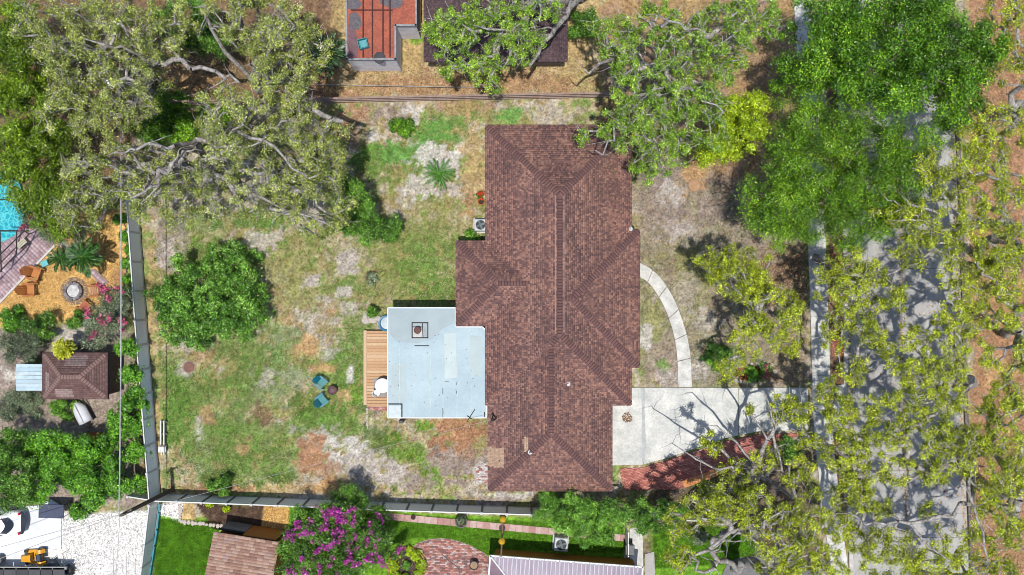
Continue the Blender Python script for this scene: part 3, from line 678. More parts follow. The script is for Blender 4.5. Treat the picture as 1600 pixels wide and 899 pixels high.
# flat roofed addition
FR = M('roof_coating', C(182, 203, 209), C(164, 186, 195), .5, .55, .05, 6, grain=.05)
ad_poly = [(606, 481), (712, 481), (712, 511), (754, 511), (760, 517), (760, 653), (606, 653)]
zf = 2.7
aw = [P(x, y, zf) for x, y in [(610, 485), (716, 485), (716, 515), (770, 515), (770, 650), (610, 650)]]
am = MB().prism(aw, -.02, 2.5).build('addition_wall', STUCCO, house); hp(am)
fr = hp(MB().prism(pxy(ad_poly, zf), 2.5, zf).build('flat_roof', FR, house))
tr = MB()
q = pxy(ad_poly, zf); q.append(q[0])
for a, b in zip(q, q[1:]):
    d = b-a; tr.box((a+b)/2+Vector((0, 0, .01)), (d.length, .07, .06), math.atan2(d.y, d.x))
tr.build('drip_edge', WHITE, fr)
TAR = M('tar_black', C(52, 54, 56), C(30, 30, 32), 6, .7)
def roof_strip(pts, wd, z, nm='tar_seam', mat=None):
    m = MB()
    for a, b in zip(pts, pts[1:]):
        a = P(*a, zf); b = P(*b, zf); d = b-a; m.box((a+b)/2+Vector((0, 0, z)), (d.length+wd*.5, wd, .012), math.atan2(d.y, d.x))
    return m.build(nm, mat or TAR, fr)
roof_strip([(644, 504.5), (668.5, 504.5), (668.5, 528), (644, 528), (644, 504.5)], .07, .02)
roof_strip([(644, 511), (660, 511)], .05, .024); roof_strip([(660, 504), (661, 528)], .05, .028)
roof_strip([(648, 540.5), (670, 540.5)], .06, .018); roof_strip([(606.5, 631.5), (628, 631.5), (628, 652)], .08, .02)
roof_strip([(692, 607), (692, 616)], .04, .018); roof_strip([(692, 638), (692, 652)], .04, .018); roof_strip([(696, 596), (701, 596)], .03, .018); roof_strip([(713, 598), (713, 602)], .03, .018); roof_strip([(713, 611), (713, 615)], .04, .018)
roof_strip([(757, 644), (757, 651)], .06, .022)
MB().prism(pxy([(646, 512), (659, 512), (659, 527), (646, 527)], zf), zf+.006, zf+.03).build('vent_curb', M('curb_cream', C(222, 218, 212), rough=.6), fr)
MB().prism(pxy([(662, 506), (667, 506), (667, 526), (662, 526)], zf), zf+.006, zf+.03).build('roof_patch', M('patch_grey', C(176, 184, 188), rough=.6), fr)
MB().prism(pxy([(607.5, 634), (626, 634), (626, 652), (607.5, 652)], zf), zf+.003, zf+.014).build('roof_patch', M('patch_white', C(226, 238, 240), rough=.6), fr)
for x_ in (624, 646.5, 672, 692, 714, 737):
    roof_strip([(x_, 542 if x_ < 715 else 520), (x_+.5, 596), (x_, 651)], .05, .0, 'membrane_seam', M('seam_pale', C(206, 220, 218), C(176, 194, 196), 1.5, .6))
fd = flecks('roof_debris', [([(600, 476), (766, 476), (766, 660), (600, 660)], 120)], [C(120, 104, 84), C(150, 132, 104), C(96, 84, 70), C(176, 160, 130)], (.015, .05), 'x', 'x', .3, (zf+.01, zf+.03)); del fd['label']; del fd['category']
co_ = np.zeros(len(fd.data.vertices)*3, np.float32); fd.data.vertices.foreach_get('co', co_); co_ = co_.reshape(-1, 3); co_[:, 0] = np.clip(co_[:, 0]*.92-.0, P(608, 0, zf).x, P(757, 0, zf).x); co_[:, 1] = np.clip(co_[:, 1]*.95, P(0, 650, zf).y, P(0, 520, zf).y); fd.data.vertices.foreach_set('co', co_.ravel()); fd.parent = fr
vc = MB().lathe(P(653, 516, zf), [(.11, .02), (.11, .28), (.24, .28), (.25, .32), (.20, .36), (.08, .38)], 16).build('vent_cap', M('rust_cap', C(132, 92, 82), C(100, 70, 64), 8, .8), fr)
for k_, (poly_, tn) in enumerate((([(608, 483), (710, 483), (710, 505), (690, 515), (676, 530), (650, 537), (620, 534), (609, 522)], (168, 184, 188)), ([(612, 570), (634, 566), (636, 628), (611, 629)], (182, 199, 200)), ([(694, 522), (712, 520), (714, 590), (695, 592)], (198, 212, 210)), ([(734, 524), (752, 526), (751, 588), (735, 586)], (184, 200, 200)))):
    MB().prism(pxy(poly_, zf), zf+.001, zf+.004+.001*k_).build('roof_patch', M('coat_patch_%d' % k_, C(*tn), C(*[v*.94 for v in tn]), .8, .55, grain=.05), fr)
MB().box(P(630, 655, 1.3), (.3, .16, 2.4)).build('downspout', M('galvanised_dark', C(70, 70, 72)), fr)
MB().tube([P(730, 650, zf+.05), P(737, 655, zf+.1)], .03).build('debris_branch', TAR, fr)
MB().tube([P(742, 640, zf+.06), P(729, 660, zf+.06)], .025).build('debris_branch', TAR, fr)

# ---------------------------------------------------------------- neighbouring buildings
# walled flat red roof, top of picture
zr_ = 3.0
red = empty('red_roofed_outbuilding', P(580, 60)); setp(red, 'flat red roofed block outbuilding with grey walls at the top of the yard', 'outbuilding')
rl = P(580, 60)
def under(o, l): o.matrix_parent_inverse = Matrix.Translation(-Vector(l)); return o
BLOCK = M('block_wall_grey', (.78, .75, .76), (.62, .58, .6), 1.5, .95, .2, 25)
rp_ = [(541, -80), (650, -80), (650, 40), (618, 40), (618, 93), (542, 93)]
under(MB().prism(pxy(rp_, zr_), -.02, zr_-.12).build('wall', BLOCK, red), rl)
rr = under(MB().prism(pxy([(542.5, -78), (649, -78), (649, 39), (617, 39), (617, 91.5), (543.5, 91.5)], zr_), zr_-.1, zr_-.02).build('roof', M('red_membrane', C(194, 110, 84), C(164, 92, 76), 1.4, .9, .1, 8, grain=.24), red), rl)
pm = MB(); q = pxy(rp_, zr_); q.append(q[0])
for a, b_ in zip(q, q[1:]):
    d = b_-a; pm.box((a+b_)/2, (d.length+.1, .13, .18), math.atan2(d.y, d.x))
under(pm.build('parapet', M('parapet_grey', C(180, 178, 180), C(140, 138, 142), 3, .9), red), rl)
for x_ in (567.5, 582, 598.5, 609.5):
    MB().box((P(x_, 0, zr_).x, (P(0, -70, zr_).y+P(0, 90, zr_).y)/2, zr_+.0), (.09, P(0, -70, zr_).y-P(0, 90, zr_).y, .05)).build('roof_seam', M('seam_dark', C(84, 42, 40), rough=.8), rr)
MB().box((P(581, 0, zr_).x, P(0, 16, zr_).y, zr_+.004), (2.8, .07, .05)).build('roof_seam', M('seam_dark', C(84, 42, 40)), rr)
MB().prism(pxy([(544, 40), (555, 46), (558, 60), (559, 90), (544, 90)], zr_), zr_-.025, zr_-.012).build('roof_patch', M('patch_purple', C(140, 108, 112), C(120, 92, 98), 3, .9), rr)
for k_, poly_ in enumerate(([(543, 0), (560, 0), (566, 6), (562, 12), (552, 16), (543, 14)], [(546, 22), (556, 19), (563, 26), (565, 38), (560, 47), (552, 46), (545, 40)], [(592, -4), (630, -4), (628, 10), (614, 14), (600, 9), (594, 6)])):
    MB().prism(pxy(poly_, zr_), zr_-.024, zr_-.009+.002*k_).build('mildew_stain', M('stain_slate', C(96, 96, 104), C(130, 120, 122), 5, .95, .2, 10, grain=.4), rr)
o = MB().lathe(P(593, 90.5, zr_), [(.4, -.02), (.4, .02), (.36, .05), (.1, .06)], 18).build('drain_cover', M('cover_dark', C(82, 80, 84), rough=.8), rr)
fl = flecks('roof_litter', [([(597, 4), (640, 4), (640, 30), (612, 40), (608, 60), (600, 60)], 300)], [C(240, 225, 215), C(180, 160, 150), C(225, 200, 190)], (.03, .09), 'x', 'x', .2, (zr_+.0, zr_+.04))
co_ = np.zeros(len(fl.data.vertices)*3, np.float32); fl.data.vertices.foreach_get('co', co_); co_ = co_.reshape(-1, 3); co_[:, :2] *= (H-zr_)/H; fl.data.vertices.foreach_set('co', co_.ravel())
del fl['label']; del fl['category']; under(fl, rl); fl.parent = red; 
# teal bucket chair on the red roof
tb = empty('teal_crate', P(568, 70, zr_)); setp(tb, 'small turquoise plastic crate lying on the red flat roof', 'crate')
TEAL = M('teal_plastic', C(60, 158, 168), C(44, 138, 150), 4, .4, grain=.08)
cm = MB(); R45 = .25
cm.box((0, 0, .03), (.62, .62, .04), R45)
for a in range(4):
    an = R45+a*math.pi/2; cm.box((.31*math.cos(an), .31*math.sin(an), .17), (.04, .64, .32), an)
cm.build('body', TEAL, tb); MB().box((.03, .02, .1), (.44, .44, .1), R45).build('insert', M('teal_light', C(110, 190, 196), rough=.4), tb)
# dark shingled house under the oak
dk = empty('dark_roofed_house', P(776, 30)); setp(dk, 'house with dark purple brown shingle roof half hidden by an oak', 'house'); dl = P(776, 30)
def e3(px): return (px-800)/F*(H-3)
def ey3(py): return (449.5-py)/F*(H-3)
bx = (e3(662), e3(887), ey3(97), ey3(-130))
under(MB().box(((bx[0]+bx[1])/2, (bx[2]+bx[3])/2, 1.42), (bx[1]-bx[0]-1.1, bx[3]-bx[2]-1.1, 2.9)).build('wall', M('wall_taupe', C(170, 150, 140), rough=.9), dk), dl)
d_ = MB(); hip_deck(d_, bx[0]+.03, bx[1]-.03, bx[2]+.03, bx[3]-.03, 3.0, .33, 'NSEW'); drf = under(d_.build('roof', M('fascia_dark', C(70, 58, 60)), dk), dl)
shingle_mesh('shingles', hip_planes(*bx, 3.0, .33, 'NSEW'), [C(84, 68, 72), C(98, 80, 84), C(112, 92, 94), C(128, 104, 104)], SHINGLE, drf, seed=8)
# tan roofed shed south of the fence
tl = P(335, 832, 2.6); ang = -math.radians(9)
ts_ = empty('tan_roofed_shed', (tl.x, tl.y, 0), ang); setp(ts_, 'garden building with pinkish tan shingle roof and orange timber wall', 'shed')
Wd, Dp = 4.45, 4.6
MB().box((Wd/2, -Dp/2-.08, 1.2), (Wd-.3, Dp-.2, 2.44)).build('wall', M('timber_orange', C(196, 132, 66), C(170, 108, 50), 3, .8, stretch=(6, 1, 1)), ts_)
rf = MB().add([(0, 0, 2.45), (Wd, 0, 2.45), (Wd, -Dp, 3.2), (0, -Dp, 3.2), (0, 0, 2.57), (Wd, 0, 2.57), (Wd, -Dp, 3.32), (0, -Dp, 3.32)], [(0, 1, 2, 3), (7, 6, 5, 4), (4, 5, 1, 0), (5, 6, 2, 1), (6, 7, 3, 2), (7, 4, 0, 3)]).build('roof', M('fascia_tan', C(150, 120, 108)), ts_)
V_ = Vector((0, -Dp, .75)).normalized()
shingle_mesh('shingles', [(Vector((-.03, .03, 2.585)), Vector((1, 0, 0)), V_, lambda d: (0, Wd+.06), 4.6)], [C(164, 126, 112), C(182, 142, 124), C(200, 160, 138), C(214, 178, 158), C(188, 158, 150)], SHINGLE, rf, e=.2, wr=(.25, .5), seed=9)
gp = MB().box((.95, .03, 1.0), (1.7, .06, 1.9)).build('shutter_door', M('door_grey', C(150, 150, 156), C(120, 120, 126), 2, .6), ts_)
MB().box((.95, .07, 1.96), (1.8, .12, .08)).build('lintel', M('tar_black', C(52, 54, 56)), gp)
MB().box((3.0, .02, 1.2), (2.3, .06, 2.2)).build('timber_panel', M('timber_panel', C(206, 140, 66), C(176, 112, 48), 4, .7, stretch=(1, 1, 5)), ts_)
# metal roofed house at the bottom edge
ml = P(767, 870, 2.5); mang = -math.radians(4.3)
mh = empty('metal_roofed_house', (ml.x, ml.y, 0), mang); setp(mh, 'house with ribbed lilac grey metal roof, white trim and ochre wall', 'house')
Wd, Dp = 10.3, 8.0
MB().box((Wd/2, -Dp/2, 1.2), (Wd-.5, Dp-.5, 2.44)).build('wall', M('wall_ochre', C(206, 146, 58), C(186, 128, 46), 2, .9), mh)
MET = M('metal_lilac', C(188, 176, 188), C(166, 152, 166), 1.2, .35, metal=.25, grain=.06, stretch=(3, .4, 1))
d_ = MB(); hip_deck(d_, 0, Wd, -Dp, 0, 2.5, .3, 'NSEW', 0); mr_ = d_.build('roof', MET, mh)
n_r = int(Wd/.29); rb = MB(); s_ = .3
for i in range(1, n_r):
    x = i*Wd/n_r; t = min(x, Wd-x, Dp/2); yv = -t; 
    a = Vector((x, 0, 2.5)); b_ = Vector((x, yv, 2.5+s_*t))
    d = b_-a; Rm = Matrix((Vector((1, 0, 0)), d.normalized(), Vector((1, 0, 0)).cross(d.normalized()))).transposed()
    rb.box((a+b_)/2+Vector((0, 0, .01)), (.07, d.length, .11), m=Rm)
o = rb.build('standing_ribs', M('metal_rib', C(226, 222, 230), C(206, 200, 210), 2, .4), mr_); o['kind'] = 'stuff'
MB().add([(0.02, -.02, 2.512), (0.02, -Dp+.02, 2.512), (Dp/2, -Dp/2, 2.512+s_*Dp/2)], [(0, 1, 2)]).build('hip_face', M('metal_mauve', C(158, 132, 142), C(140, 116, 126), 2, .4, metal=.2), mr_)
MB().tube([(0, 0, 2.53), (Dp/2, -Dp/2, 2.53+s_*Dp/2)], .07, 6).build('hip_flashing', WHITE, mr_)
gt = MB()
for a, b_ in (((-.06, .05), (Wd+.06, .05)), ((-.05, .08), (-.05, -Dp)), ((Wd+.05, .08), (Wd+.05, -Dp))):
    a = Vector((*a, 2.44)); b_ = Vector((*b_, 2.44)); d = b_-a; gt.box((a+b_)/2, (d.length, .11, .13), math.atan2(d.y, d.x))
gt.build('gutter', WHITE, mr_)
for i in range(10): MB().box((.6+i*1.02, .06, 2.52), (.05, .16, .04)).build('gutter_strap', M('strap_grey', C(190, 190, 195)), mr_)
# brown hip roofed shed and its pale lean-to
zs = 2.3
def es(px): return (px-800)/F*(H-zs)
def eys(py): return (449.5-py)/F*(H-zs)
sb = (es(66), es(168.5), eys(624), eys(551)); bl = Vector(((sb[0]+sb[1])/2, (sb[2]+sb[3])/2, 0))
bs = empty('brown_shed', bl); setp(bs, 'small garden shed with worn brown hip roof beside the left hedge', 'shed')
under(MB().box((bl.x, bl.y, 1.1), (sb[1]-sb[0]-.5, sb[3]-sb[2]-.5, 2.2)).build('wall', M('shed_wall', C(150, 130, 116), rough=.9), bs), bl)
d_ = MB(); hip_deck(d_, *sb, zs, .4, 'NSEW'); br = under(d_.build('roof', M('shed_fascia', C(110, 88, 84)), bs), bl)
shingle_mesh('shingles', hip_planes(*sb, zs, .4, 'NSEW'), [C(116, 90, 86), C(128, 100, 96), C(138, 108, 102), C(150, 122, 116)], SHINGLE, br, seed=12, e=.16, patches=[(es(88), es(116), eys(622), eys(606), C(176, 152, 146)), (es(72), es(80), eys(610), eys(582), C(176, 152, 146)), (es(105), es(138), eys(572), eys(556), C(160, 138, 134))])
hh = (sb[3]-sb[2])/2; cyy = (sb[2]+sb[3])/2; zt = zs+.4*hh
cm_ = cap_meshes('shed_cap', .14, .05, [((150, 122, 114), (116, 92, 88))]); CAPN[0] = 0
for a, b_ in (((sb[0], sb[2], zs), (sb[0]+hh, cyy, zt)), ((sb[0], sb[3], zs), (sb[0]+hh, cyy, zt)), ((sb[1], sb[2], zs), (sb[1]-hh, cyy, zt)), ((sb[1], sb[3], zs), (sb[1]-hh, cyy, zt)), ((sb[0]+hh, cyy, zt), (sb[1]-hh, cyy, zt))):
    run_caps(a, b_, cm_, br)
al = P(46, 590, 2.1)
aw_ = empty('pale_awning', (al.x, al.y, 0)); setp(aw_, 'pale blue white ribbed metal awning left of the brown shed', 'awning')
wx = L(41, 2.1); wy = L(42, 2.1)
n_ = 7
for i in range(n_):
    MB().box((0, -wy/2+wy*(i+.5)/n_, 2.1+.02*(i % 2)), (wx, wy/n_-.02, .04)).build('roof_panel', M('awning_pale_%d' % (i % 3), C(*((206, 232, 240), (222, 240, 246), (190, 220, 232))[i % 3]), C(186, 206, 214), 2, .4, metal=.1), aw_)
for sx in (-1, 1):
    for sy in (-1, 1): MB().box((sx*(wx/2-.1), sy*(wy/2-.1), 1.03), (.08, .08, 2.1)).build('post', WHITE, aw_)
# dark slatted carport roof at lower left corner
cp = empty('dark_carport', P(40, 905)); setp(cp, 'dark slatted carport roof at the lower left corner', 'carport')
cl_ = P(40, 905)
for i in range(7):
    a = P(-22+i*19, 893, 1.1)
    under(MB().box((a.x, a.y-.75, 1.1), (.8, 2.0, .06)).build('roof_panel', M('carport_dark_%d' % (i % 2), C(*((86, 84, 88), (70, 68, 72))[i % 2]), rough=.6), cp), cl_)
under(MB().box(Vector((P(38, 0, 1.1).x, P(0, 888, 1.1).y, 1.06)), (5.9, .18, .14)).build('front_beam', M('beam_grey', C(176, 174, 172), rough=.7), cp), cl_)
for x_ in (-20, 95): under(MB().box(P(x_, 905, .5), (.1, .1, 1.1)).build('post', M('beam_grey', C(176, 174, 172)), cp), cl_)
# ---------------------------------------------------------------- fences
def vinyl_fence(name, label, base, hgt, spacing, pmat, wmat, cap=True, skip=(), qmat=None):
    root = empty(name, P(*base[0])); setp(root, label, 'fence'); o0 = P(*base[0])
    bd = MB(); n = 12                                                  # tongue-and-groove boards, unit length
    for i in range(n): bd.box(((i+.5)/n-.5, 0, hgt*.5), (1/n*.93, .03, hgt-.3))
    bd.box((0, 0, hgt*.5), (1, .014, hgt-.3))
    bm_ = bd.mesh('fence_panel'); bm_.materials.append(pmat)
    tr_ = MB().box((0, 0, 0), (1, .075, .14)).mesh('fence_rail'); tr_.materials.append(wmat)
    ps = MB().box((0, 0, hgt/2), (.13, .13, hgt+.02)); ps_m = ps.mesh('fence_post'); ps_m.materials.append(qmat or wmat)
    cm = MB().add([(-.085, -.085, 0), (.085, -.085, 0), (.085, .085, 0), (-.085, .085, 0), (-.085, -.085, .05), (.085, -.085, .05), (.085, .085, .05), (-.085, .085, .05), (0, 0, .11)],
                  [(3, 2, 1, 0), (0, 1, 5, 4), (1, 2, 6, 5), (2, 3, 7, 6), (3, 0, 4, 7), (4, 5, 8), (5, 6, 8), (6, 7, 8), (7, 4, 8)]).mesh('post_cap'); cm.materials.append(wmat)
    pts = [P(*p) for p in base]; first = True
    def put(nm, me, p, rz, sx=1, par=None):
        o = bpy.data.objects.new(nm, me); COL.objects.link(o); o.parent = par or root; o.location = Vector(p)-o0 if par is None else p; o.rotation_euler = (0, 0, rz); o.scale = (sx, 1, 1); return o
    for a, b in zip(pts, pts[1:]):
        d = b-a; n = max(1, round(d.length/spacing)); rz = math.atan2(d.y, d.x); sp = d.length/n
        for i in range(n+1):
            p = a+d*(i/n)
            if i < n or b == pts[-1]:
                po = put('post', ps_m, p, rz)
                if cap: put('post_cap', cm, (0, 0, hgt+.01), 0, 1, po)
            if i < n:
                c = a+d*((i+.5)/n)
                put('panel', bm_, c, rz, sp-.13); put('top_rail', tr_, c+Vector((0, 0, hgt-.08)), rz, sp-.13); put('bottom_rail', tr_, c+Vector((0, 0, .12)), rz, sp-.13)
    return root
VG = M('vinyl_grey', (.78, .82, .83), (.72, .76, .78), 1.5, .5, grain=.06); VT = M('vinyl_taupe', (.74, .73, .68), (.66, .65, .6), 1.5, .6, grain=.08)
vinyl_fence('boundary_fence', 'tall pale grey panel fence running along the left side of the yard', [(214, 290), (216.5, 320), (229, 500), (241, 650), (250.5, 772)], 1.85, 1.86, VG, WHITE)
vinyl_fence('boundary_fence', 'long grey panel fence with white top rail south of the yard', [(255, 772), (444, 779), (640, 787), (830, 793), (1130, 804)], 1.95, 1.84, VT, WHITE, qmat=M('post_taupe', C(150, 146, 138), C(120, 116, 110), 2, .7))
vinyl_fence('boundary_fence', 'grey fence between white gravel yard and green lawn at lower left', [(250, 780), (243, 840), (234, 910)], 1.8, 1.86, VT, WHITE)
vinyl_fence('boundary_fence', 'short white fence wing off the corner beside the gravel yard', [(215, 768), (246, 773)], 1.5, 1.5, VG, WHITE)
vinyl_fence('boundary_fence', 'leaning white fence stub left of the grey fence amid the hedge', [(210, 748), (244, 739)], 1.2, 1.6, VG, WHITE)
te = empty('teal_edging', P(243, 840)); setp(te, 'turquoise plastic edging strip at the foot of the lower left fence', 'edging')
for (a, b) in (((251, 786), (250, 797)), ((249.5, 800), (247, 824)), ((246.5, 827), (243, 849)), ((242.5, 852), (238, 880)), ((237.5, 883), (233, 910))):
    A = P(*a); B = P(*b); d = B-A
    MB().box((A+B)/2+Vector((.05, 0, .16)), (d.length, .12, .34), math.atan2(d.y, d.x)).build('edging_board', TEAL, te).matrix_parent_inverse = Matrix.Translation(-P(243, 840))
# split-rail timber fence at the top
rf_ = empty('rail_fence', P(560, 157)); setp(rf_, 'dark weathered timber rail fence across the top of the yard', 'fence')
WOODD = M('wood_weathered', C(196, 172, 158), C(150, 124, 110), 4, .9, .2, 30, stretch=(.5, 6, 6)); f0 = P(560, 157)
x = 170.0; k = 0
fyb = lambda x: 165.5-(x-180)*.0195
pm_ = MB().box((0, 0, .72), (.12, .12, 1.46)).mesh('rail_post'); pm_.materials.append(WOODD)
while x < 935:
    p = P(x, fyb(x)); po = bpy.data.objects.new('post', pm_); COL.objects.link(po); po.parent = rf_; po.location = p-f0; po.rotation_euler = (random.uniform(-.02, .02), random.uniform(-.02, .02), 0)
    p2 = P(x+57, fyb(x+57)); d = p2-p
    for z_ in (.35, .85, 1.32):
        o = MB().box((0, 0, 0), (d.length+.1, .13, .13)).build('rail', WOODD, rf_); o.location = (p+p2)/2-f0+Vector((0, -.08, z_+random.uniform(-.02, .02))); o.rotation_euler = (0, random.uniform(-.012, .012), math.atan2(d.y, d.x))
    x += 57
# fence leaf beside the metal roofed house
sg = empty('side_gate', P(979, 860)); setp(sg, 'narrow grey gate fence at the right end of the pink path', 'gate')
for y_ in (828, 846, 864): MB().box(P(979.5, y_, .8)-P(979, 860), (.09, .09, 1.6)).build('post', VT, sg)
for ya, yb in ((828, 846), (846, 864)):
    c = P(979.5, (ya+yb)/2, .8)-P(979, 860); MB().box(c, (.04, L(16), 1.4)).build('panel', VT, sg)

# ---------------------------------------------------------------- utility pole and wires
pt = P(190, 805, 7.4); pb = P(270, 765.5)
up = empty('utility_pole', pb); setp(up, 'tall dark wooden utility pole at the corner of the yard', 'pole')
PW = M('pole_wood', C(120, 104, 92), C(84, 72, 64), 3, .9, .2, 30, stretch=(5, 5, .5))
MB().tube([(0, 0, -.3), ((pt-pb)*.5), pt-pb], [.16, .14, .11], 10).build('shaft', PW, up)
MB().box((pt-pb)+Vector((0, 0, -.6)), (.9, .12, .12), .5).build('crossarm', PW, up)
for s in (-.4, .4): MB().lathe((pt-pb)+Vector((s*math.cos(.5), s*math.sin(.5), -.53)), [(.03, 0), (.05, .04), (.05, .1), (.02, .14)], 8).build('insulator', M('insulator_grey', C(170, 176, 178), rough=.3), up)
WIRE = M('wire_grey', C(206, 206, 206), C(160, 160, 160), 3, .5)
def wire(name, label, a, b, sag, r=.018):
    pts = []
    for i in range(15):
        t = i/14; p = a.lerp(b, t); p.z -= sag*4*t*(1-t); pts.append(p)
    o = MB().tube(pts, r, 5).build(name, WIRE); return setp(o, label, 'wire')
wire('overhead_wire', 'service wire sloping from the utility pole to the house mast', pt, Vector((e(770), ey(651), 4.05)), .25, .011)
wire('overhead_wire', 'pale overhead wire running up the left edge above the hedge', pt+Vector((-.35, -.1, -.4)), P(184, -80, 7.0), .35, .04)
wire('overhead_wire', 'overhead wire from the pole to the bottom edge of the picture', pt+Vector((-.3, -.2, -.4)), P(172, 1000, 7.2), .1)
wire('overhead_wire', 'upper of two wires crossing the white pad at lower left', pt+Vector((-.1, 0, -.2)), P(-60, 872, 6.2), .12)
wire('overhead_wire', 'lower of two wires crossing the white pad at lower left', pt+Vector((0, 0, -.5)), P(-60, 895, 6.0), .12)
wire('overhead_wire', 'thin white wire strung behind the timber rail fence', P(440, 131, .7), P(760, 137, .7), .05, .022)
for (x_, y_) in ((177, 858), (198, 870), (212, 873)):
    setp(MB().tube([P(x_, y_, 2.4), P(x_, 930, 2.2)], .02, 5).build('conduit_pipe', WIRE), {177: 'longest of three thin white rods at the bottom of the gravel yard', 198: 'middle of three thin white rods at the bottom of the gravel yard', 212: 'shortest rod, nearest the teal edged fence, on the gravel yard'}[x_], 'rod')
    setp(bpy.data.objects[COL.objects[-1].name], None)

# ---------------------------------------------------------------- deck and what stands on it
deck = empty('wooden_deck', P(587, 575)); setp(deck, 'cedar plank deck beside the flat roofed addition', 'deck'); dk0 = P(587, 575)
DK = [M('cedar_%d' % i, C(*c), C(*[v*.86 for v in c]), 5, .7, .1, 40, stretch=(1, 8, 1)) for i, c in enumerate(((234, 190, 146), (226, 180, 134), (240, 202, 160), (220, 174, 130)))]
zd = .4
y = 517.0
while y < 632:
    a = P(573.4, y+.1, zd); b = P(612, y+4.5, zd)
    o = MB().box(((a.x+b.x)/2, (a.y+b.y)/2, zd-.02), (b.x-a.x, a.y-b.y, .04), bev=.006).build('plank', random.choice(DK), deck); o.matrix_parent_inverse = Matrix.Translation(-dk0)
    y += 4.75
a = P(568, 516.5, zd); b = P(573, 633, zd)
o = MB().box(((a.x+b.x)/2, (a.y+b.y)/2, zd-.018), (b.x-a.x, a.y-b.y, .045), bev=.006).build('edge_board', DK[2], deck); o.matrix_parent_inverse = Matrix.Translation(-dk0)
o = MB().box(((a.x+P(612, 0).x)/2, (a.y+b.y)/2, .17), (P(612, 0).x-a.x-.1, a.y-b.y-.1, .34)).build('joist_frame', M('joist_dark', C(60, 46, 36)), deck); o.matrix_parent_inverse = Matrix.Translation(-dk0)
setp(MB().prism(pxy([(584, 591), (608, 591), (608, 620), (584, 620)], zd), zd+.002, zd+.012).build('deck_mat', M('mat_grey', C(176, 172, 166), C(156, 152, 148), 6, .95)), 'grey woven mat under the white table on the deck', 'mat')
wt = empty('round_table', P(600, 601, zd+.012)); setp(wt, 'white round plastic table at the edge of the deck', 'table')
MB().lathe((0, 0, 0), [(.5, .70), (.52, .71), (.52, .73), (.49, .74)], 24).build('table_top', WHITE, wt)
for i in range(4):
    an = math.pi/4+i*math.pi/2; MB().tube([(.12*math.cos(an), .12*math.sin(an), .7), (.36*math.cos(an), .36*math.sin(an), 0)], .025, 6).build('leg', WHITE, wt)
wc = empty('garden_chair', P(590, 613, zd), math.radians(-35)); setp(wc, 'white round seated plastic chair below the white table', 'chair')
MB().lathe((0, 0, 0), [(.20, .38), (.25, .40), (.24, .43), (.1, .42)], 18).build('seat', WHITE, wc)
bk = MB(); bk.tube([(.24*math.cos(t), .24*math.sin(t), .8+.04*math.sin(3*t)) for t in np.linspace(2.4, 5.4, 12)], .03, 6)
for t in np.linspace(2.5, 5.3, 7): bk.tube([(.23*math.cos(t), .23*math.sin(t), .42), (.24*math.cos(t), .24*math.sin(t), .8)], .016, 5)
bk.build('backrest', WHITE, wc)
for i in range(4):
    an = math.pi/4+i*math.pi/2; MB().tube([(.17*math.cos(an), .17*math.sin(an), .4), (.22*math.cos(an), .22*math.sin(an), 0)], .02, 6).build('leg', WHITE, wc)
# blue tub chair by the rocks
BLUE = M('blue_plastic', C(40, 140, 186), C(30, 120, 168), 4, .35, grain=.05)
bt = empty('blue_tub', P(605, 505, 0)); setp(bt, 'bright blue plastic tub tucked against the flat roofed addition', 'tub')
MB().lathe((0, 0, 0), [(.40, 0), (.50, .45), (.56, .48), (.56, .52), (.46, .50), (.38, .08), (.01, .07)], 18, cap=False).build('body', BLUE, bt)
MB().lathe((0, 0, 0), [(.42, .30), (.01, .31)], 18, cap=False).build('contents', M('tub_water', C(210, 226, 232), rough=.2), bt)
bri = slabsheet('brick_landing', [(575, 634), (605, 634), (605, 642), (576, 641)], .01, M('mortar_red', C(150, 96, 86)))
brickfield('bricks', [(575, 634), (605, 634), (605, 642), (576, 641)], bri, [C(206, 140, 126), C(190, 120, 106), C(222, 180, 170)], .22, .11, 0, .05)
# bricks spilled by the house corner
bsp = slabsheet('brick_remnant', [(738, 730), (762, 722), (762, 758), (742, 750)], .004, M('mortar_pale', C(206, 196, 190)))
brickfield('bricks', [(742, 728), (763, 722), (763, 758), (745, 752)], bsp, [C(236, 230, 226), C(226, 214, 208), C(240, 236, 232), C(200, 130, 120)], .22, .11, 0, .03)
ST = M('stone_pale', C(226, 216, 204), C(190, 178, 168), 6, .9, .3, 20)
def stone_mesh(seed, r=1.0):
    rr_ = random.Random(seed); b = MB(); vs = []; n = 8; prof = [(.75, -.3), (1, 0), (.85, .35), (.4, .55)]
    for q, (a, z) in enumerate(prof):
        for i in range(n):
            t = 2*math.pi*i/n; k = a*rr_.uniform(.8, 1.15); vs.append((k*math.cos(t)*r, k*math.sin(t)*r*.8, z*r))
    fs = [(k*n+i, k*n+(i+1) % n, (k+1)*n+(i+1) % n, (k+1)*n+i) for k in range(3) for i in range(n)]+[tuple(range(3*n, 4*n))]
    return b.add(vs, fs).mesh('stone')
STM = [stone_mesh(i) for i in range(5)]
for m_ in STM: m_.materials.append(ST)
def stones(name, label, pts, r, cat='edging', jit=.3, mats=None):
    c0 = P(*pts[0]); root = empty(name, c0); setp(root, label, cat)
    for p in pts:
        o = bpy.data.objects.new('stone', random.choice(STM)); COL.objects.link(o); o.parent = root; o.location = P(*p)-c0+Vector((random.uniform(-jit, jit)*r, random.uniform(-jit, jit)*r, .02)); o.rotation_euler = (random.uniform(-.2, .2), random.uniform(-.2, .2), random.uniform(0, 6)); s = r*random.uniform(.75, 1.25); o.scale = (s, s, s*.7)
    return root
def along(a, b, n): return [(a[0]+(b[0]-a[0])*i/(n-1), a[1]+(b[1]-a[1])*i/(n-1)) for i in range(n)]
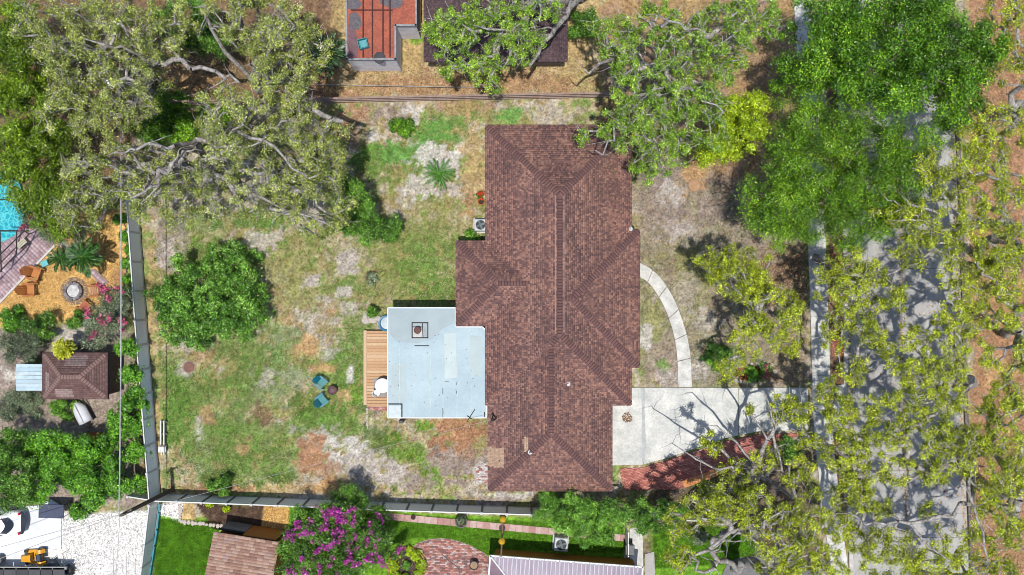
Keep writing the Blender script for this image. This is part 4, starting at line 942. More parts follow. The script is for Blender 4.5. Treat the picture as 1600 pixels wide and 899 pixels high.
stones('stone_edging', 'row of pale stones edging the brown mulch bed', along((282, 790), (281, 812), 6)+along((284, 815), (346, 822), 12), .17, jit=.15)
stones('stone_ring', 'broken ring of white rocks around the sago palm', [(711, 246), (714, 252), (715, 258), (714, 264), (713, 270), (715, 276), (712, 281), (668, 300), (676, 302), (684, 303), (660, 292), (656, 281), (660, 244), (668, 238), (676, 236), (684, 237), (694, 239), (702, 241), (645, 283), (648, 276)], .16)
stones('rock_heap', 'grey boulders heaped at the deck corner', [(575, 495), (582, 492), (588, 497), (594, 499), (578, 501), (584, 502), (571, 500)], .3, 'rocks')
stones('stone_edging', 'rough white rocks around the red front flower bed', [(1137, 577), (1142, 574), (1150, 572), (1158, 571), (1166, 570), (1175, 569), (1184, 567), (1194, 566), (1136, 584), (1141, 590), (1148, 595), (1156, 597), (1166, 599), (1176, 600), (1205, 570), (1210, 580)], .17)
stones('stone_edging', 'line of small pale stones south of the deck', along((574, 640), (574, 668), 10), .1, jit=.2)
flecks('bed_mulch', [([(1142, 578), (1160, 574), (1200, 570), (1206, 590), (1176, 598), (1150, 592)], 700)], [C(150, 74, 52), C(186, 96, 66), C(110, 56, 44)], (.05, .12), 'red bark mulch in the rock edged front bed', 'mulch', .4)

# ---------------------------------------------------------------- adirondack chairs
def adirondack(name, label, px, py, rz, cols, group, s=1.0, z=0):
    root = empty(name, P(px, py, z), rz); root.scale = (s, s, s); setp(root, label, 'chair', group)
    ma, mb_ = cols
    for i in range(5):                                            # seat slats run across
        o = MB().box((0.02+.1*i-.18, 0, .36-.035*(4-i)*.9+.02), (.09, .52, .022), bev=.006).build('seat_slat', ma, root); o.rotation_euler = (0, 0, 0)
    for i in range(5):                                            # fan back
        t = (i-2)*.11; h_ = .78-.05*abs(i-2)**1.5
        b = MB(); Rm = Matrix.Rotation(-.45, 3, 'Y'); b.box(Rm@Vector((0, 0, h_/2))+Vector((-.22, t, .22)), (.022, .1, h_), m=Rm); b.build('back_slat', mb_, root)
    for s_ in (-1, 1):
        MB().box((.02, s_*.34, .56), (.72, .13, .025), bev=.008).build('armrest', mb_, root)
        MB().box((.32, s_*.30, .28), (.09, .03, .56)).build('leg', ma, root)
        Rm = Matrix.Rotation(.30, 3, 'Y'); MB().box((-.08, s_*.27, .2), (.95, .025, .1), m=Rm).build('side_rail', ma, root)
        MB().box((-.3, s_*.30, .27), (.07, .03, .55)).build('leg', ma, root)
    return root
TE1 = M('teal_chair', C(30, 150, 150), C(22, 128, 132), 4, .45, grain=.06); TE2 = M('teal_chair_back', C(40, 140, 160), C(30, 120, 140), 4, .45, grain=.06)
adirondack('lawn_chair', 'upper teal slatted chair on the lawn by the small table', 504, 597, math.radians(-38), (TE1, TE2), 'teal lawn chairs')
adirondack('lawn_chair', 'lower teal slatted chair on the lawn by the small table', 505, 624, math.radians(38), (TE1, TE2), 'teal lawn chairs')
OW1 = M('cedar_chair', C(214, 142, 74), C(190, 118, 58), 5, .6, stretch=(1, 6, 6)); OW2 = M('cedar_chair_back', C(196, 122, 62), C(170, 100, 50), 5, .6)
OG = 'wooden chairs round the fire pit'
adirondack('fire_pit_chair', 'orange wooden chair nearest the pink walk, upper left of the fire pit', 60, 428, math.radians(-22), (OW1, OW2), OG, 1.25)
adirondack('fire_pit_chair', 'orange wooden chair left of the fire pit, lower of the two', 52, 453, math.radians(3), (OW1, OW2), OG, 1.2)
adirondack('fire_pit_chair', 'faded wooden chair right of the fire pit facing it', 152, 455, math.radians(184), (M('cedar_pale', C(216, 164, 120), C(190, 140, 100), 5, .6), OW2), OG, 1.1)
adirondack('fire_pit_chair', 'reddish wooden chair half under the pink crape myrtle', 137, 479, math.radians(140), (M('cedar_red', C(206, 120, 96), C(180, 96, 80), 5, .6), OW2), OG, 1.05)
st = empty('side_table', P(521.5, 609)); setp(st, 'round dark brown side table between the teal chairs', 'table')
RB = M('rust_brown', C(112, 78, 74), C(84, 56, 54), 6, .7)
MB().lathe((0, 0, 0), [(.27, .40), (.33, .42), (.33, .48), (.29, .49), (.27, .45), (.01, .44)], 20, cap=False).build('tray', RB, st)
MB().lathe((0, 0, 0), [(.12, .445), (.13, .47), (.10, .48), (.01, .46)], 14, cap=False).build('centre_boss', M('boss', C(140, 104, 112), rough=.6), st)
for i in range(3):
    an = i*2.09; MB().tube([(.26*math.cos(an), .26*math.sin(an), .42), (.18*math.cos(an), .18*math.sin(an), .2), (.3*math.cos(an), .3*math.sin(an), 0)], .018, 6).build('leg', RB, st)
# fire pit
fp = empty('fire_pit', P(116, 455)); setp(fp, 'round stone fire pit full of white ash on golden mulch', 'fire pit')
for i in range(14):
    an = 2*math.pi*i/14
    MB().box((.56*math.cos(an), .56*math.sin(an), .13), (.22, .24, .26), an, bev=.03).build('stone_block', M('pit_stone_%d' % (i % 3), C(*((150, 144, 146), (128, 124, 126), (170, 162, 160))[i % 3]), rough=.95), fp)
MB().lathe((0, 0, 0), [(.46, .1), (.3, .13), (.05, .16)], 18).build('ash', M('ash_white', C(236, 234, 232), C(190, 188, 188), 6, .95, .4, 12), fp)
MB().lathe((0, 0, 0), [(1.0, -.02), (.8, .012), (.1, .014)], 22).build('soot_ring', M('soot', C(150, 128, 112), C(120, 108, 104), 4, .95), fp)
# turquoise toy near palm
tt = empty('turquoise_seat', P(73, 412)); setp(tt, 'small turquoise plastic stool beside the fire pit palm', 'stool')
MB().box((0, 0, .3), (.5, .42, .05), .4, bev=.02).build('seat', M('aqua', C(120, 210, 214), rough=.4), tt)
for sx in (-1, 1):
    for sy in (-1, 1): MB().box(Matrix.Rotation(.4, 3, 'Z')@Vector((sx*.2, sy*.16, .14)), (.05, .05, .28), .4).build('leg', M('aqua', C(120, 210, 214)), tt)
# screen enclosure round the pool
sc = empty('pool_screen', P(30, 365)); setp(sc, 'dark framed pool screen enclosure at the left edge', 'screen enclosure'); s0 = P(30, 365)
FRM = M('frame_bronze', C(70, 66, 66), C(50, 48, 48), 3, .5)
def beam(a, b, wd=.07):
    a = P(*a)-s0; b = P(*b)-s0; m = MB().tube([a, b], wd*.7, 4); m.build('frame_bar', FRM, sc)
for a, b in (((38, 275, 2.6), (38, 361, 2.6)), ((-20, 361, 2.6), (45, 361, 2.6)), ((-20, 312, 2.6), (38, 312, 2.6)), ((38, 361, 2.6), (46, 366, .05)), ((38, 312, 2.6), (44, 318, .05)), ((26, 361, 2.6), (26, 397, 1.2)), ((26, 397, 1.2), (-20, 445, 1.2)), ((46, 366, .05), (-20, 432, .05)), ((38, 361, 2.6), (-20, 418, 2.6)), ((0, 361, 2.6), (2, 425, 1.2))):
    beam(a, b)
bn = empty('pool_bench', P(39, 381)); setp(bn, 'small cream slatted bench inside the pool screen', 'bench'); 
for i in range(3): MB().box(Matrix.Rotation(.72, 3, 'Z')@Vector((0, -.14+i*.14, .42)), (.75, .12, .04), .72).build('slat', M('cream_paint', C(214, 206, 176), rough=.6), bn)
for sx in (-1, 1): MB().box(Matrix.Rotation(.72, 3, 'Z')@Vector((sx*.32, 0, .2)), (.05, .4, .4), .72).build('leg', M('cream_paint', C(214, 206, 176)), bn)

# ---------------------------------------------------------------- condensers, pots, lids and odds
def condenser(label, px, py, sz=.9, z=0, rz=0):
    r_ = empty('air_conditioner', P(px, py, z), rz); setp(r_, label, 'air conditioner', 'outdoor air conditioners')
    g = M('ac_grey', C(206, 212, 216), C(184, 190, 196), 3, .45, grain=.05)
    b = MB(); b.box((0, 0, .4), (sz, sz, .8), bev=.05); b.build('cabinet', g, r_)
    MB().lathe((0, 0, 0), [(sz*.40, .802), (sz*.40, .83), (sz*.36, .83), (sz*.36, .806)], 24, cap=False).build('fan_ring', M('ac_dark', C(60, 66, 72), rough=.5), r_)
    MB().lathe((0, 0, 0), [(sz*.37, .803), (.01, .804)], 24, cap=False).build('fan_well', M('ac_black', C(36, 42, 46), rough=.6), r_)
    for i in range(4):
        an = i*math.pi/2+.4; m = MB(); Rm = Matrix.Rotation(an, 3, 'Z')@Matrix.Rotation(.3, 3, 'X'); m.box(Matrix.Rotation(an, 3, 'Z')@Vector((sz*.2, 0, .84)), (sz*.32, .15, .012), m=Rm); m.build('fan_blade', M('ac_blade', C(120, 132, 136), rough=.5), r_)
    MB().lathe((0, 0, 0), [(.07, .83), (.07, .88), (.02, .89)], 12).build('fan_hub', M('ac_blade', C(120, 132, 136)), r_)
    MB().box((0, 0, -.02), (sz+.2, sz+.2, .1)).build('pad', CONC, r_)
condenser('air conditioner on dark shaded ground beside the metal roofed house', 876, 846, .95, 0, -.07)
condenser('air conditioner against the west wall of the main house', 751.5, 353, .85, 0, 0)
for px, py, lb in ((752, 304, 'red flowering plant in a terracotta pot by the house wall'), (752, 316, 'empty orange terracotta pot by the house wall')):
    t = empty('flower_pot', P(px, py)); setp(t, lb, 'flower pot')
    MB().lathe((0, 0, 0), [(.15, 0), (.22, .3), (.25, .3), (.25, .36), (.2, .36), (.18, .3), (.01, .29)], 14, cap=False).build('pot', M('terracotta', C(214, 112, 66), C(190, 94, 54), 6, .9), t)
    MB().lathe((0, 0, 0), [(.19, .305), (.01, .315)], 14, cap=False).build('soil', M('soil', C(80, 62, 50), rough=1), t)
lid = empty('septic_lid', P(295, 574)); setp(lid, 'round rusty lid set in the lawn near the round tree', 'lid')
MB().lathe((0, 0, 0), [(.36, -.02), (.36, .03), (.33, .04), (.01, .045)], 24, cap=False).build('cover', M('lid_rust', C(150, 110, 98), C(124, 90, 82), 6, .9), lid)
MB().lathe((0, 0, 0), [(.44, -.03), (.44, .015), (.37, .02)], 24, cap=False).build('rim', M('lid_rim', C(176, 150, 136), rough=.95), lid)
lid = empty('septic_lid', P(1085, 290)); setp(lid, 'round tan utility lid in the sandy soil below the oak', 'lid')
MB().lathe((0, 0, 0), [(.42, -.02), (.42, .03), (.38, .04), (.01, .045)], 24, cap=False).build('cover', M('lid_tan', C(206, 166, 128), C(180, 140, 104), 6, .9), lid)
MB().lathe((0, 0, 0), [(.48, -.03), (.48, .015), (.43, .02)], 24, cap=False).build('rim', M('lid_rim', C(176, 150, 136)), lid)
# white timber bench frame near the left fence
wb = empty('timber_bench', P(256, 684)); setp(wb, 'white painted timber bench frame lying beside the left fence', 'bench')
for dx in (-.12, .12): MB().box((dx, .4, .25), (.09, 1.7, .06)).build('beam', WHITE, wb)
MB().box((0, -.78, .3), (.55, .4, .08)).build('seat_board', WHITE, wb)
for y_ in (1.15, .3, -.55): MB().box((0.05, y_, .12), (.5, .07, .24)).build('leg', M('wood_weathered', C(150, 124, 110)), wb)
for y_ in (-1.08, -1.08): pass
MB().box((-.08, -1.08, .2), (.07, .25, .06)).build('peg', WHITE, wb); MB().box((.1, -1.08, .2), (.07, .25, .06)).build('peg', WHITE, wb)
# overturned white dinghy and wooden crate next door
dg = empty('dinghy', P(126, 640, .25), math.radians(-62)); setp(dg, 'small white overturned boat hull below the brown shed', 'boat')
vs = []; nst = 9
for i in range(nst):
    t = i/(nst-1); x_ = -.55+1.6*t; wd_ = .5*math.sqrt(max(.02, 1-(max(0, .55-t)/.56)**2)); hh_ = .42*(1-.25*(1-t))
    for k in range(7):
        a = math.pi*k/6; vs.append((x_, wd_*math.cos(a), .05+hh_*math.sin(a)**.6))
fs = [(i*7+k, i*7+k+1, (i+1)*7+k+1, (i+1)*7+k) for i in range(nst-1) for k in range(6)]+[tuple(range(7)), tuple(range((nst-1)*7, nst*7))[::-1]]
MB().add(vs, fs).build('hull', M('hull_white', C(238, 240, 244), C(224, 226, 232), 3, .3, grain=.04), dg, True)
MB().box((.25, .52, .1), (1.6, .06, .1)).build('gunwale', M('tar_black', C(52, 54, 56)), dg); MB().tube([(-.5, 0, .44), (1.0, 0, .48)], .02).build('keel', M('keel_grey', C(200, 202, 206)), dg)
cr = empty('wooden_crate', P(151, 686)); setp(cr, 'orange wooden crate between the bushes below the shed', 'crate')
for i in range(5): MB().box((-.45+i*.225, 0, .55), (.2, .95, .03)).build('slat', M('crate_orange', C(196, 128, 66), C(160, 98, 48), 5, .7), cr)
for s in (-1, 1): MB().box((0, s*.46, .27), (1.1, .03, .52)).build('side', M('crate_orange', C(196, 128, 66)), cr); MB().box((s*.54, 0, .27), (.03, .9, .52)).build('end', M('crate_orange', C(196, 128, 66)), cr)
# circular flower bed with brick rim
fb = empty('flower_bed_ring', P(636, 884)); setp(fb, 'round brick edged flower bed beside the brick patio', 'flower bed')
for i in range(26):
    an = 2*math.pi*i/26; MB().box((1.32*math.cos(an), 1.32*math.sin(an), .1), (.13, .30, .26), an, bev=.015).build('brick', M('ring_brick_%d' % (i % 3), C(*((196, 130, 100), (176, 112, 88), (210, 150, 120))[i % 3]), rough=.9), fb)
MB().lathe((0, 0, 0), [(1.26, .02), (.6, .1), (.02, .12)], 24, cap=False).build('soil', M('bed_soil', C(98, 78, 74), C(70, 56, 54), 5, 1, .6, 12), fb)
MB().tube([(-.42, .12, .2), (.02, -.3, .2)], .02).build('stake', WHITE, fb)
up_ = empty('patio_urn', P(741, 880)); setp(up_, 'dark rimmed round planter on the brick patio', 'planter')
MB().lathe((0, 0, 0), [(.2, 0), (.3, .5), (.33, .52), (.33, .58), (.27, .58), (.25, .5), (.02, .48)], 18, cap=False).build('pot', M('urn_dark', C(70, 56, 58), rough=.6), up_)
MB().lathe((0, 0, 0), [(.25, .51), (.02, .53)], 18, cap=False).build('soil', M('urn_soil', C(190, 160, 130), rough=1), up_)
hs = [P(690, 866, .06), P(697, 872, .06), P(702, 878, .06), P(712, 884, .06), P(717, 890, .06), P(718, 905, .06)]
setp(MB().tube(hs, .025, 6).build('garden_hose', M('hose_grey', C(120, 108, 106))), 'thin dark hose lying across the brick patio', 'hose')
# trellis post with yellow birdhouse-like lanterns
tp = empty('garden_post', P(786, 806)); setp(tp, 'leaning timber post with yellow lanterns by the pink path', 'post')
top = P(783, 870, 3.0)-P(786, 806)
WP = M('post_pale', C(200, 160, 120), C(170, 130, 96), 5, .8)
MB().tube([(0, 0, 0), top], .06, 6).build('shaft', WP, tp)
for f_ in (.08, .62):
    q = top*f_; MB().lathe(q, [(.05, -.05), (.2, .05), (.24, .2), (.16, .34), (.03, .44)], 10).build('lantern', M('lantern_yellow', C(236, 190, 50), C(210, 160, 40), 5, .6), tp)
# terracotta bowl with a pale plant on the pink path, small dark pot
for px, py, r_, lb in ((721, 814, .42, 'round grey planter on the pink paver path'), (646, 808, .16, 'small black pot at the edge of the pink path')):
    t = empty('path_planter', P(px, py)); setp(t, lb, 'planter')
    MB().lathe((0, 0, 0), [(r_*.6, 0), (r_, r_*.7), (r_*1.06, r_*.74), (r_*.9, r_*.72), (r_*.8, r_*.55), (.01, r_*.5)], 16, cap=False).build('pot', M('planter_grey', C(120, 124, 116), rough=.8) if r_ > .2 else M('tar_black', C(52, 54, 56)), t)
    MB().lathe((0, 0, 0), [(r_*.84, r_*.6), (.01, r_*.62)], 16, cap=False).build('soil', M('soil', C(80, 62, 50)), t)
# bins by the side gate
bn = empty('wheelie_bin', P(981, 852)); setp(bn, 'dark grey wheeled bin behind the side gate', 'bin')
MB().add([(-.25, -.25, .05), (.25, -.25, .05), (.25, .25, .05), (-.25, .25, .05), (-.3, -.35, 1.0), (.3, -.35, 1.0), (.3, .3, 1.0), (-.3, .3, 1.0)], [(3, 2, 1, 0), (4, 5, 6, 7), (0, 1, 5, 4), (1, 2, 6, 5), (2, 3, 7, 6), (3, 0, 4, 7)]).build('body', M('bin_grey', C(84, 88, 92), rough=.5), bn)
MB().box((0, -.03, 1.04), (.64, .72, .07), bev=.03).build('lid', M('bin_lid', C(96, 100, 104), rough=.5), bn)
for s in (-1, 1):
    w_ = MB(); w_.tube([(s*.24, .32, .1), (s*.30, .32, .1)], .1, 12); w_.build('wheel', M('rubber', (.02, .02, .02), rough=.8), bn)
# ---------------------------------------------------------------- white car
car = empty('parked_car', P(-3, 813), math.pi); setp(car, 'white hatchback parked on the concrete pad at the left edge', 'car')
CW = M('car_white', (.78, .79, .8), (.76, .77, .78), 1, .18, spec=.6, grain=.02)
# stations along x (front +x): half width, belt z, roof z, roof half width
stn = [(-2.05, .74, .62, .70, .60), (-1.98, .84, .90, .98, .66), (-1.75, .88, .98, 1.12, .64), (-1.35, .90, 1.0, 1.44, .60), (-.6, .91, 1.0, 1.52, .62), (.3, .91, .99, 1.50, .61), (.85, .90, .97, 1.20, .60), (1.15, .89, .95, 1.0, .62), (1.7, .86, .86, .90, .60), (2.05, .76, .66, .72, .50), (2.15, .62, .5, .54, .40)]
vs = []; fs = []
for (x_, hw, bz, rz_, rw) in stn:
    ring = [(hw*.92, .22), (hw, .45), (hw, bz*.8), (hw*.97, bz), (rw+.06, (bz+rz_)/2+.03), (rw, rz_-.03), (rw*.6, rz_)]
    ring = ring+[(-a, z_) for a, z_ in ring[::-1]]
    vs += [(x_, a, z_) for a, z_ in ring]
nr = 14
for i in range(len(stn)-1):
    for k in range(nr): fs.append((i*nr+k, i*nr+(k+1) % nr, (i+1)*nr+(k+1) % nr, (i+1)*nr+k))
fs += [tuple(range(nr)), tuple(range((len(stn)-1)*nr, len(stn)*nr))[::-1]]
MB().add(vs, fs).build('body', CW, car, True)
CG = M('car_glass', (.015, .018, .025), (.012, .015, .02), 1, .05, spec=.7, grain=.02)
def arcband(xa, xb, za, zb, wa, wb, bow, nm, rise=.2, zmax=1.5):
    v = []; n = 10
    for j, (x_, z_, wd_) in enumerate(((xa, za, wa), (xb, zb, wb))):
        for i in range(n+1):
            t = -1+2*i/n; v.append((x_+bow*t*t, wd_*t, min(zmax, z_+rise*t*t)))
    MB().add(v, [(i, i+1, n+2+i, n+1+i) for i in range(n)]).build(nm, CG, car, True)
arcband(-1.38, -1.80, 1.47, 1.17, .50, .56, .30, 'rear_window', .25, 1.53)
arcband(.36, 1.1, 1.52, 1.08, .54, .60, -.28, 'windscreen', .2, 1.54)
arcband(-2.03, -2.34, .74, .60, .80, .80, .20, 'rear_bumper', .0, 1.0)
for s in (-1, 1):
    MB().add([(-1.1, s*.80, 1.06), (.5, s*.80, 1.06), (.25, s*.665, 1.42), (-.95, s*.665, 1.42)], [(0, 1, 2, 3)]).build('side_window', CG, car)
    for x_ in (-1.3, 1.35):
        wq = MB().tube([(x_, s*.72, .32), (x_, s*.93, .32)], .32, 18).build('wheel', M('rubber', (.02, .02, .02)), car); MB().tube([(x_, s*.90, .32), (x_, s*.945, .32)], .19, 12).build('rim', M('rim_alloy', (.5, .5, .52), metal=.8, rough=.3), wq)
    MB().box((2.0, s*.55, .66), (.2, .3, .12), s*-.5).build('headlight', M('lamp_glass', (.7, .72, .75), rough=.1), car); MB().box((-2.0, s*.68, .85), (.12, .16, .22)).build('tail_light', M('tail_red', (.4, .02, .02), rough=.2), car)
    MB().box((.75, s*1.0, .98), (.12, .2, .14), bev=.03).build('mirror', CW, car)
# navy tarp covered panel leaning on the pad
np_ = empty('navy_panel', P(95, 792)); setp(np_, 'dark navy blue flat canopy top next to the round bush', 'canopy')
MB().box((0, 0, 1.2), (1.75, .95, .06), -.03, bev=.02).build('top', M('navy', C(78, 86, 112), C(66, 74, 98), 3, .6), np_)
for sx in (-1, 1):
    for sy in (-1, 1): MB().tube([(sx*.8, sy*.4, 0), (sx*.8, sy*.4, 1.2)], .025).build('leg', M('rubber', (.02, .02, .02)), np_)
# ride-on mower
mw = empty('riding_mower', P(60, 868), math.radians(184)); setp(mw, 'yellow riding mower with black wheels parked on gravel', 'mower')
YEL = M('mower_yellow', C(244, 178, 40), C(226, 156, 30), 3, .35, grain=.05); BK = M('mower_black', (.02, .02, .022), rough=.6)
b_ = MB(); b_.add([(.15, -.27, .35), (.95, -.22, .35), (.95, .22, .35), (.15, .27, .35), (.15, -.25, .72), (.85, -.18, .66), (.85, .18, .66), (.15, .25, .72)], [(3, 2, 1, 0), (4, 5, 6, 7), (0, 1, 5, 4), (1, 2, 6, 5), (2, 3, 7, 6), (3, 0, 4, 7)]); b_.build('hood', YEL, mw)
for s in (-1, 1):
    pts = [(-.75+.62*t, s*.42, .42+.26*math.sin(math.pi*t)) for t in np.linspace(0, 1, 7)]
    f_ = MB()
    for a, b2 in zip(pts, pts[1:]): 
        d = Vector(b2)-Vector(a); f_.box((Vector(a)+Vector(b2))/2, (d.length+.02, .26, .03), m=Matrix.Rotation(-math.atan2(d.z, d.x), 3, 'Y'))
    f_.build('fender', YEL, mw)
    w_ = MB().tube([(-.45, s*.34, .26), (-.45, s*.54, .26)], .26, 16).build('wheel', BK, mw); MB().tube([(-.45, s*.53, .26), (-.45, s*.55, .26)], .12, 10).build('rim', YEL, w_)
    w_ = MB().tube([(.68, s*.36, .18), (.68, s*.5, .18)], .18, 14).build('wheel', BK, mw); MB().tube([(.68, s*.49, .18), (.68, s*.51, .18)], .08, 10).build('rim', YEL, w_)
sm = MB(); sm.box((-.4, 0, .62), (.42, .46, .1), bev=.04); sm.box((-.62, 0, .8), (.08, .44, .34), bev=.03); sm.build('seat', M('seat_slate', C(70, 84, 104), rough=.6), mw)
sw = MB(); sw.tube([(.02, 0, .45), (-.08, 0, .86)], .025); sw.lathe((-.1, 0, .86), [(.17, 0), (.19, .015), (.17, .03), (.15, .015), (.17, 0)], 16, cap=False); sw.build('steering_wheel', BK, mw)
MB().box((.1, 0, .2), (1.0, 1.0, .12), bev=.04).build('mower_deck', YEL, mw)
# black garden machines beside it
for px, py, rz, lb, nm in ((84, 884, .6, 'slate grey tarp covered generator between mower and dark carport', 'generator'), (112, 889, .5, 'black two wheeled motor tiller at the bottom of the gravel', 'tiller')):
    g = empty(nm, P(px, py), rz); setp(g, lb, nm)
    if nm == 'generator':
        MB().box((0, 0, .4), (.95, .65, .5), bev=.12).build('body', M('gen_slate', C(92, 100, 112), C(70, 78, 90), 4, .6), g)
        fq = MB()
        for s in (-1, 1): fq.tube([(-.52, s*.36, 0), (-.52, s*.36, .72), (.52, s*.36, .72), (.52, s*.36, 0)], .025)
        fq.build('frame', BK, g); MB().lathe((.1, 0, 0), [(.14, .64), (.14, .72), (.05, .73)], 12).build('fuel_cap', BK, g)
    else:
        MB().box((0, 0, .4), (.6, .4, .35), bev=.06).build('engine', BK, g)
        for s in (-1, 1):
            w_ = MB().tube([(-.1, s*.26, .2), (-.1, s*.4, .2)], .22, 14).build('wheel', BK, g); MB().tube([(-.1, s*.39, .2), (-.1, s*.42, .2)], .1, 10).build('rim', M('hub_pale', C(200, 200, 200), rough=.4), w_)
            MB().tube([(.2, s*.12, .5), (.7, s*.2, .8), (1.1, s*.3, .95)], .02).build('handle', BK, g)
        MB().lathe((-.25, -.1, 0), [(.1, .5), (.1, .62), (.03, .63)], 12).build('air_filter', M('hub_pale', C(200, 200, 200)), g)
jb = empty('junk_bin', P(4, 872)); setp(jb, 'grey barrel and box heap at the lower left frame edge', 'barrel')
MB().lathe((0, 0, 0), [(.26, 0), (.3, .3), (.3, .6), (.27, .62), (.02, .6)], 16, cap=False).build('barrel', M('barrel_grey', C(110, 112, 116), rough=.6), jb)
MB().box((.05, -.75, .3), (.9, .5, .6), .1, bev=.04).build('box', M('box_white', C(226, 224, 218), rough=.7), jb); MB().lathe((-.1, -.4, 0), [(.2, .3), (.22, .7), (.02, .72)], 14).build('pail', M('pail_blue', C(180, 206, 216), rough=.5), jb)
# ---------------------------------------------------------------- trees
BARK = M('bark_grey', C(212, 205, 198), C(132, 124, 117), 3.5, .95, .6, 14, grain=.4)
BARKD = M('bark_brown', C(150, 132, 118), C(104, 90, 80), 2.5, .95, .4, 18, grain=.25)
def tubes_np(segs, sides=5):
    """segs: list of (a, b, ra, rb) -> verts, quads"""
    A = np.array([s[0] for s in segs]); B = np.array([s[1] for s in segs]); ra = np.array([s[2] for s in segs]); rb = np.array([s[3] for s in segs])
    d = B-A; d /= (np.linalg.norm(d, axis=1, keepdims=True)+1e-9)
    ref = np.where(np.abs(d[:, 2:3]) > .95, np.array([[1., 0, 0]]), np.array([[0, 0, 1.]]))
    u = np.cross(d, ref); u /= np.linalg.norm(u, axis=1, keepdims=True)+1e-9; v = np.cross(d, u)
    n = len(A); V = np.zeros((n, 2*sides, 3)); 
    for i in range(sides):
        t = 2*math.pi*i/sides; o = u*math.cos(t)+v*math.sin(t)
        V[:, i] = A+o*ra[:, None]; V[:, sides+i] = B+o*rb[:, None]
    f0 = np.array([(i, (i+1) % sides, sides+(i+1) % sides, sides+i) for i in range(sides)])
    F_ = (np.arange(n)[:, None, None]*2*sides+f0[None]).reshape(-1, 4)
    return V.reshape(-1, 3), F_
def grow(base, fork, att, rs, jit=.22, rise=.25, seg=.9):
    pos = [np.array(base)]; par = [-1]; dist = [0.]
    nfk = 5
    for i in range(1, nfk+1):
        p = np.array(base)+(np.array(fork)-np.array(base))*i/nfk+rs.normal(0, .1, 3)*(i < nfk); pos.append(p); par.append(len(pos)-2); dist.append(dist[-1]+.5)
    od = np.argsort(np.linalg.norm(att-pos[-1], axis=1)); att = att[od]
    cap = len(att)*16+50; PA = np.zeros((cap, 3)); DA = np.zeros(cap); n0 = len(pos)
    PA[:n0] = pos; DA[:n0] = [9e9]*(n0-1)+[0.]; n = n0; par = par[:]; tips = []
    for a in att:
        dd = np.linalg.norm(PA[:n]-a, axis=1); c = dd*1.0+DA[:n]*.32+np.where(PA[:n, 2] > a[2]+.6, 1.0, 0)
        j = int(np.argmin(c)); k = max(1, int(math.ceil(dd[j]/seg))); k = min(k, 14); s = PA[j].copy(); prev = j
        for i in range(1, k+1):
            t = i/k; p = s+(a-s)*t; p[2] += math.sin(math.pi*t)*rise*dd[j]*.3
            if i < k: p = p+rs.normal(0, jit, 3)*min(1, dd[j]/2)
            PA[n] = p; par.append(prev); DA[n] = DA[prev]+dd[j]/k; prev = n; n += 1
        tips.append(prev)
    return PA[:n], par, tips, od
def leafquads(c, ln, wd, up, rs, col, out=None):
    n = len(c); nrm = rs.normal(0, 1, (n, 3)); nrm[:, 2] = np.abs(nrm[:, 2])+up*.2
    if out is not None: nrm = nrm*.55+out*1.0; nrm[:, 2] = np.maximum(nrm[:, 2], -.2)
    nrm /= np.linalg.norm(nrm, axis=1, keepdims=True)
    a = rs.uniform(0, 6.283, n); t = np.stack([np.cos(a), np.sin(a), np.zeros(n)], -1); u = t-nrm*np.sum(t*nrm, 1, keepdims=True); u /= np.linalg.norm(u, axis=1, keepdims=True)+1e-9; v = np.cross(nrm, u)
    s = rs.uniform(.65, 1.35, (n, 1)); u = u*ln*s*.5; v = v*wd*s*.5
    V = np.stack([c-u-v*.9, c-u*.6+v, c+u*1.2], 1).reshape(-1, 3)
    return V, np.repeat(col, 3, 0)
def pick(pal, wts, n, rs, clump=None):
    pal = np.array(pal); wts = np.array(wts, float); wts /= wts.sum(); cs = np.cumsum(wts)
    r = rs.random(n) if clump is None else np.clip(rs.random(n)*.55+clump*.45, 0, .999)
    c = pal[np.searchsorted(cs, np.clip(r, 0, .9999))]
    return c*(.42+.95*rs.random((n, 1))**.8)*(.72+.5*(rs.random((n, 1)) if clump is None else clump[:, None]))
KF = 1.15   # leaves tilt away from the sun, so they look darker than a flat sheet
GR = lambda *c: C(*c, KF)
